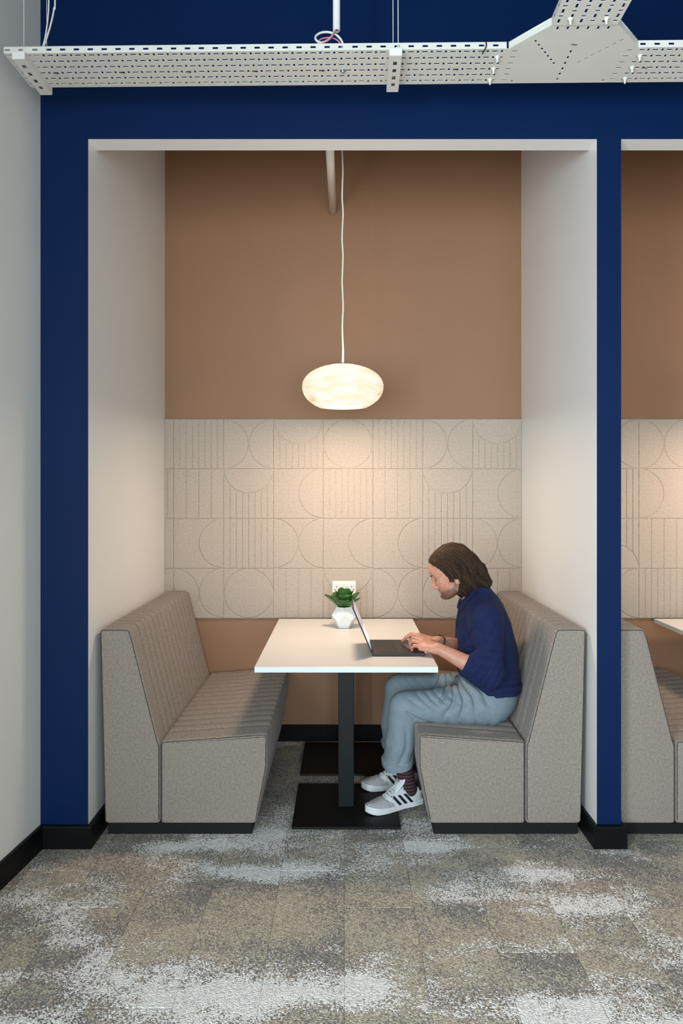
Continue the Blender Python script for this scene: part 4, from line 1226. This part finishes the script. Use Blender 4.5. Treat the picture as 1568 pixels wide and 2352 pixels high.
def build_hair():
    h = .0026
    xs, ys, zs = axis((.38,.72,h)), axis((YC-.115,YC+.115,h)), axis((.955,1.265,h))
    # the side outline depends on x and z only
    X2, Z2 = np.meshgrid(xs, zs, indexing='ij'); f2, _, u2 = to_local(X2, HO[1], Z2)
    po = poly_sdf(f2, u2, OUT); pf = poly_sdf(f2, u2, FACE)
    D = np.clip(-po/.085, 0, 1)
    Wd = .095*np.sqrt(np.clip(1-(1-D)**2.2, 0, 1))+.0*u2
    Wd = Wd*np.where(u2 < -.06, 1+.10*np.clip((-.06-u2)/.05, 0, 1), 1)
    y = (ys-YC)[None, :, None]
    side = (np.abs(y)-Wd[:, None, :])*.75
    V = np.maximum(po[:, None, :], side)
    # locks: ridges that fall back and down
    f3, u3 = f2[:, None, :], u2[:, None, :]
    s_ = f3*.93-u3*.30
    V = V+.0050*np.sin(s_*2*math.pi/.030+9*y/.09+2.2*np.sin(u3*34))*np.clip((.13-u3)/.1, 0, 1)+.0016*np.sin(s_*2*math.pi/.009+13*y/.09)
    V = V+.007*np.sin(f3*120+5+40*y)*np.clip((-.07-u3)/.03, 0, 1)
    V = np.maximum(V, -pf[:, None, :]-.0012*np.sin(u3*400))
    # throat and nape stay open between the side curtains
    V = np.maximum(V, np.maximum(-.03-f3*0+np.abs(y)-.016, np.maximum(u3+.045, -.035-f3)))if False else V
    F = Field(xs, ys, zs); F.V = V.astype(np.float32)
    Vv, Ff = F.mesh()
    rs = np.random.RandomState(7)
    # strands that follow the surface
    gx, gy, gz = np.gradient(F.V, h, h, h)
    def samp(A, p):
        i = np.clip(((p-np.array([xs[0], ys[0], zs[0]]))/h), 0, np.array(A.shape)-1.001); i0 = i.astype(int); fr = i-i0; r_ = 0
        for a in (0, 1):
            for b in (0, 1):
                for c in (0, 1):
                    w = (fr[:,0] if a else 1-fr[:,0])*(fr[:,1] if b else 1-fr[:,1])*(fr[:,2] if c else 1-fr[:,2])
                    r_ = r_+w*A[i0[:,0]+a, i0[:,1]+b, i0[:,2]+c]
        return r_
    n = 9000
    st = Vv[rs.choice(len(Vv), n)]
    p = st.copy(); steps = 13; path = [p.copy()]
    fl = np.stack([np.full(n, -.16)+.15*rs.normal(size=n), .10*rs.normal(size=n), np.full(n, -1.0)], 1)
    f_, l_, u_ = to_local(st[:,0], st[:,1], st[:,2])
    fl[:,0] -= np.clip((u_-.05)/.08, 0, 1)*1.2*np.where(f_ > -.08, 1, .4)
    fl[:,1] += np.sign(l_)*np.clip((u_-.06)/.06, 0, 1)*.55
    wd = np.stack([-fl[:,0]*CT-fl[:,2]*ST, fl[:,1], -fl[:,0]*ST+fl[:,2]*CT], 1)
    lift = rs.uniform(-.0004, .0038, n)
    L_ = rs.uniform(.0035, .0085, n)
    for k in range(steps):
        g = np.stack([samp(gx, p), samp(gy, p), samp(gz, p)], 1); gn = g/np.maximum(np.linalg.norm(g, axis=1), 1e-6)[:, None]
        t = wd-gn*(wd*gn).sum(1)[:, None]; t /= np.maximum(np.linalg.norm(t, axis=1), .15)[:, None]
        wig = .34*np.sin(k*.75+st[:,0]*110+st[:,1]*60)[:, None]*np.cross(gn, t)
        p = p+(t+wig)*L_[:, None]
        d = samp(F.V, p)/np.maximum(np.linalg.norm(g, axis=1), .3)
        p = p-gn*np.clip(d-lift*(1-.3*k/steps), -.004, .004)[:, None]
        path.append(p.copy())
    path = np.stack(path, 1)                      # n, steps+1, 3
    ff, ll, uu = to_local(path[:,:,0], path[:,:,1], path[:,:,2])
    keep = (poly_sdf(ff[:, [4, 8, 13]], uu[:, [4, 8, 13]], FACE) > .0005).all(1) & (uu[:, -1] > -.132)
    dd = np.diff(path, axis=1); dd /= np.maximum(np.linalg.norm(dd, axis=2), 1e-6)[..., None]
    keep &= ((dd[:, 1:]*dd[:, :-1]).sum(2) > .55).all(1)
    path = path[keep]; n = len(path); K = path.shape[1]
    tan = np.gradient(path, axis=1); tan /= np.maximum(np.linalg.norm(tan, axis=2), 1e-6)[..., None]
    ref = np.array([.2, 1, .1]); a = np.cross(tan, ref); a /= np.linalg.norm(a, axis=2)[..., None]; b = np.cross(tan, a)
    rad = (rs.uniform(.00045, .0010, n)[:, None]*np.interp(np.arange(K)/(K-1), [0, .15, .7, 1], [.25, 1, .9, .15])[None])[..., None]
    rings = np.stack([path+rad*(a*math.cos(q)+b*math.sin(q)) for q in (0, 2.1, 4.2)], 2)      # n,K,3,3
    SV = rings.reshape(-1, 3); base = (np.arange(n)*K*3)[:, None, None]+(np.arange(K-1)*3)[None, :, None]
    j = np.arange(3)[None, None, :]; j2 = (j+1) % 3
    SF = np.stack([base+j, base+j2, base+3+j2, base+3+j], -1).reshape(-1, 4)
    cd, cm, cl = np.array(lin(36,26,20)[:3]), np.array(lin(58,42,32)[:3]), np.array(lin(104,74,50)[:3])
    t = rs.rand(n)[:, None]; cs = np.where(t < .6, cd+(cm-cd)*(t/.6), cm+(cl-cm)*((t-.6)/.4)**1.5)
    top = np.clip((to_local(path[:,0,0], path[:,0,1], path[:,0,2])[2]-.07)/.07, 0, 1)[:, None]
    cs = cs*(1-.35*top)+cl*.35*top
    SC_ = np.repeat(cs, K*3, axis=0)
    allV = np.vstack([Vv, SV]); allF = np.vstack([Ff, SF+len(Vv)])
    col = np.vstack([np.tile(np.array(lin(46,33,25)[:3]), (len(Vv), 1)), SC_])
    o = np_mesh('hair', allV, allF, M['hair'], person, col)
    return o
build_hair()
def wl(f, l, u): return tuple(to_world(f, l, u))
for s in (-1, 1):
    mb = MB(); mb.tube(smoothline([wl(.0950,s*.013,.0315), wl(.0920,s*.025,.0365), wl(.0845,s*.037,.0385), wl(.0730,s*.049,.034)], 5), [.0018+.0016*math.sin(math.pi*min(1,i/15*.9+.1)) for i in range(16)], 6)
    mb.build('eyebrow', M['dark_hair'], person, True)
    mb = MB(); mb.tube(smoothline([wl(.0800,s*.0195,.0115), wl(.0845,s*.028,.0100), wl(.0825,s*.038,.0112), wl(.0730,s*.0470,.0145)], 5), [.0010+.0009*math.sin(math.pi*i/15) for i in range(16)], 5)
    mb.build('eyelashes', M['dark_hair'], person, True)

# ------------------------------------------------ bracelet
ax_ = (np.array(WR_F)-np.array(EL_F)); ax_ /= np.linalg.norm(ax_)
c0 = np.array(WR_F)-ax_*.012; e1 = np.cross(ax_, [0,0,1]); e1 /= np.linalg.norm(e1); e2 = np.cross(ax_, e1)
mb = MB(); R0 = .0315
ring = [c0+ (e1*math.cos(a)+e2*math.sin(a))*R0+ax_*.004*math.sin(a) for a in np.linspace(0, 2*math.pi, 37)]
mb.tube([tuple(p) for p in ring], .0034, 8, 0, False); mb.build('bracelet', M['tie'], person, True)

# ------------------------------------------------ socks and shoes
def sock_mat():
    m, nt, b = new_mat('striped_sock'); L = nt.links.new
    g = N(nt, 'ShaderNodeNewGeometry'); sp = N(nt, 'ShaderNodeSeparateXYZ'); L(g.outputs['Position'], sp.inputs[0])
    mu = N(nt, 'ShaderNodeMath', operation='MULTIPLY'); mu.inputs[1].default_value = 1/.0165; L(sp.outputs['Z'], mu.inputs[0])
    fr = N(nt, 'ShaderNodeMath', operation='FRACT'); L(mu.outputs[0], fr.inputs[0])
    r = ramp(nt, fr.outputs[0], [(0, (.012,.011,.016,1)), (.78, (.17,.028,.045,1))], 'CONSTANT')
    L(r.outputs[0], b.inputs['Base Color']); b.inputs['Roughness'].default_value = .9; return m
M['sock'] = sock_mat()
M['leather'] = plain('white_leather', (.58,.62,.63,1), .45, .03, 30)
M['suede'] = plain('grey_suede', (.33,.33,.33,1), .9, .08, 60, .2, 900)
M['sole'] = plain('off_white_rubber', (.62,.64,.64,1), .55, .04, 30)
M['stripe'] = plain('black_leather', (.010,.010,.012,1), .45)
M['lace'] = plain('white_lace', (.66,.68,.68,1), .8)
def shoe_upper(a, b, z):
    L_ = .287
    w = np.interp(a, [0,.02,.05,.11,.16,.205,.245,.262,.275,.283,.287], [.018,.029,.0345,.035,.041,.0455,.0425,.037,.027,.017,.006])
    h = np.interp(a, [0,.012,.05,.085,.115,.15,.19,.23,.265,.292], [.070,.086,.080,.088,.094,.081,.064,.053,.046,.036])
    q = ((np.abs(b)/w)**2.6+(np.maximum(z, 0)/h)**2.3)**(1/2.4)
    d = (q-1)*np.minimum(w, h)*.9
    return np.maximum(np.maximum(d, .006-z), np.maximum(-a+.001, a-L_))
def shoe(heel, toe, z0, label_side):
    heel = np.array(heel); toe = np.array(toe); dv = (toe-heel)/np.linalg.norm(toe-heel)
    side = np.array([-dv[1], dv[0]])
    h = .0024
    A, B, Z = axis((-.012,.305,h)), axis((-.058,.058,h)), axis((-.008,.165,h))
    a, b, z = A[:, None, None], B[None, :, None], Z[None, None, :]
    full = lambda d: np.broadcast_to(d, (len(A), len(B), len(Z))).astype(np.float32)
    def conv(Vv):
        return np.stack([heel[0]+dv[0]*Vv[:,0]+side[0]*Vv[:,1], heel[1]+dv[1]*Vv[:,0]+side[1]*Vv[:,1], z0+Vv[:,2]], 1)
    up = full(shoe_upper(a, b, z))
    # ankle opening
    op = cone_d(a, b*1.15, z, np.array((.060,0,.075)), np.array((.052,0,.16)), .036, .044)
    upper = -smin(-up, full(op), .008)
    Vv, Ff = nets(upper, A, B, Z); s = np_mesh('shoe', conv(Vv), Ff, M['leather'], person)
    foot = np.interp(A, [-.004,.004,.05,.11,.16,.205,.245,.262,.277,.287,.293,.2965], [.014,.031,.0365,.036,.043,.048,.0458,.041,.0325,.0225,.013,.002])[:, None, None]
    zt = np.interp(A, [0,.2,.25,.296], [.026,.026,.032,.040])[:, None, None]
    so = full(np.maximum(np.maximum(np.abs(b)-foot, z-zt), np.maximum(-.003-a, a-.2965)))
    so = np.maximum(so, -z+.0+np.clip((a-.24)/.055, 0, 1)**2*.010)
    Vv, Ff = nets(so, A, B, Z); np_mesh('sole', conv(Vv), Ff, M['sole'], s)
    shell = np.abs(up-.0004)-.0026
    # suede toe cap
    tc = np.maximum(shell, np.maximum(.192+np.abs(b)*-.55-a, (z-.07)))
    tc = np.maximum(tc, full(z-(.030+.55*np.clip(a-.155, 0, .2))))
    tc = np.maximum(np.maximum(tc, full(a-.2795)), full(zt-.001-z))
    Vv, Ff = nets(full(tc), A, B, Z); np_mesh('toe_cap', conv(Vv), Ff, M['suede'], s)
    for a0 in (.150, .118, .086):
        for sg in (-1, 1):
            st = np.maximum(np.abs(up-.001)-.0021, np.abs(a-a0-(z-.045)*.85)*.76-.0062)
            st = np.maximum(np.maximum(st, .024-z), np.maximum(z-.067, -sg*b))
            Vv, Ff = nets(full(st), A, B, Z)
            if len(Ff): np_mesh('stripe', conv(Vv), Ff, M['stripe'], s)
    ht = np.maximum(np.abs(upper-.001)-.0022, np.maximum(a-.022, .066-z)); ht = np.maximum(ht, -full(op)-.004)
    Vv, Ff = nets(full(ht), A, B, Z)
    if len(Ff): np_mesh('heel_tab', conv(Vv), Ff, M['stripe'], s)
    # tongue: rounded leaf that stands up before the ankle
    t0, t1 = np.array((.150,.074)), np.array((.098,.155)); td = (t1-t0)/np.linalg.norm(t1-t0); tn = np.array([td[1], -td[0]])
    tu = (a-t0[0])*td[0]+(z-t0[1])*td[1]; tv = (a-t0[0])*tn[0]+(z-t0[1])*tn[1]
    wt = np.interp(tu, [0,.02,.055,.080,.092,.098], [.018,.024,.033,.030,.018,.004])
    tg = full(np.maximum(np.maximum(np.abs(b)-wt, np.abs(tv+.25*b*b/.03)-.0035), np.maximum(-tu, tu-.098)))
    Vv, Ff = nets(tg, A, B, Z); tgo = np_mesh('tongue', conv(Vv), Ff, M['leather'], s)
    # black three-leaf emblem on the tongue
    def ep(u_, b_, off):
        q_ = t0+td*u_+tn*(off-.25*b_*b_/.03); return conv(np.array([[q_[0], b_, q_[1]]]))[0]
    mb = MB()
    sgn = 1.0 if tn[0] > 0 else -1.0
    for ang, ln in ((-.75,.019), (0,.022), (.75,.019)):
        pts = []
        for k in range(14):
            q_ = 2*math.pi*k/14; lu = ln*.5+math.cos(q_)*ln*.5; lb = math.sin(q_)*ln*.24
            pts.append(ep(.062+lu*math.cos(ang)-lb*math.sin(ang), lu*math.sin(ang)+lb*math.cos(ang), sgn*.0046))
        mb.add(pts, [tuple(range(14))])
    for k in range(3): mb.add([ep(.0585-k*.0042, -.011, sgn*.0046), ep(.0585-k*.0042, .011, sgn*.0046), ep(.0605-k*.0042, .011, sgn*.0046), ep(.0605-k*.0042, -.011, sgn*.0046)], [(0,1,2,3)])
    em = mb.build('emblem', M['stripe'], tgo); em['kind'] = 'stuff'
    # eyelet band and laces
    mb = MB()
    top = lambda aa: float(np.interp(aa, [.085,.115,.15,.19,.23], [.098,.101,.087,.069,.056]))
    Lc = lambda aa, bb, dz=0: tuple(conv(np.array([[aa, bb, top(aa)*(1-.55*(abs(bb)/.05)**2)+dz]]))[0])
    for k in range(6):
        aa = .196-k*.0155
        for sg in (-1, 1):
            mb = MB(); mb.tube(smoothline([Lc(aa, sg*.021, .000), Lc(aa-.005, 0, .004), Lc(aa-.011, -sg*.021, .000)], 4), .0023, 6)
            mb.build('lace', M['lace'], s, True)
    for sg in (-1, 1):
        mb = MB(); mb.tube(smoothline([Lc(.118,0,.006), Lc(.130,sg*.018,.006), Lc(.148,sg*.034,.002), Lc(.156,sg*.028,-.003), Lc(.140,sg*.014,.004), Lc(.118,0,.006)], 5), .0021, 6); mb.build('lace', M['lace'], s, True)
        mb = MB(); mb.tube(smoothline([Lc(.118,0,.006), Lc(.14,sg*.012,.008), Lc(.170,sg*.030,.004), Lc(.188,sg*.040,-.004)], 5), .0019, 6); mb.build('lace', M['lace'], s, True)
    return s
shoe((.362,3.424), (.088,3.288), .0160, 'near')
shoe((.372,3.630), (.078,3.562), .0160, 'far')
for a, b_ in (((.262,3.380,.27),(.303,3.397,.085)), ((.290,3.602,.27),(.315,3.617,.085))):
    F = Field(axis((.2,.38,.003)), axis((3.32,3.68,.003)), axis((.06,.30,.003)))
    F.cone(a, b_, .0435, .0385, .01)
    Vv, Ff = F.mesh(); np_mesh('sock', Vv, Ff, M['sock'], person)
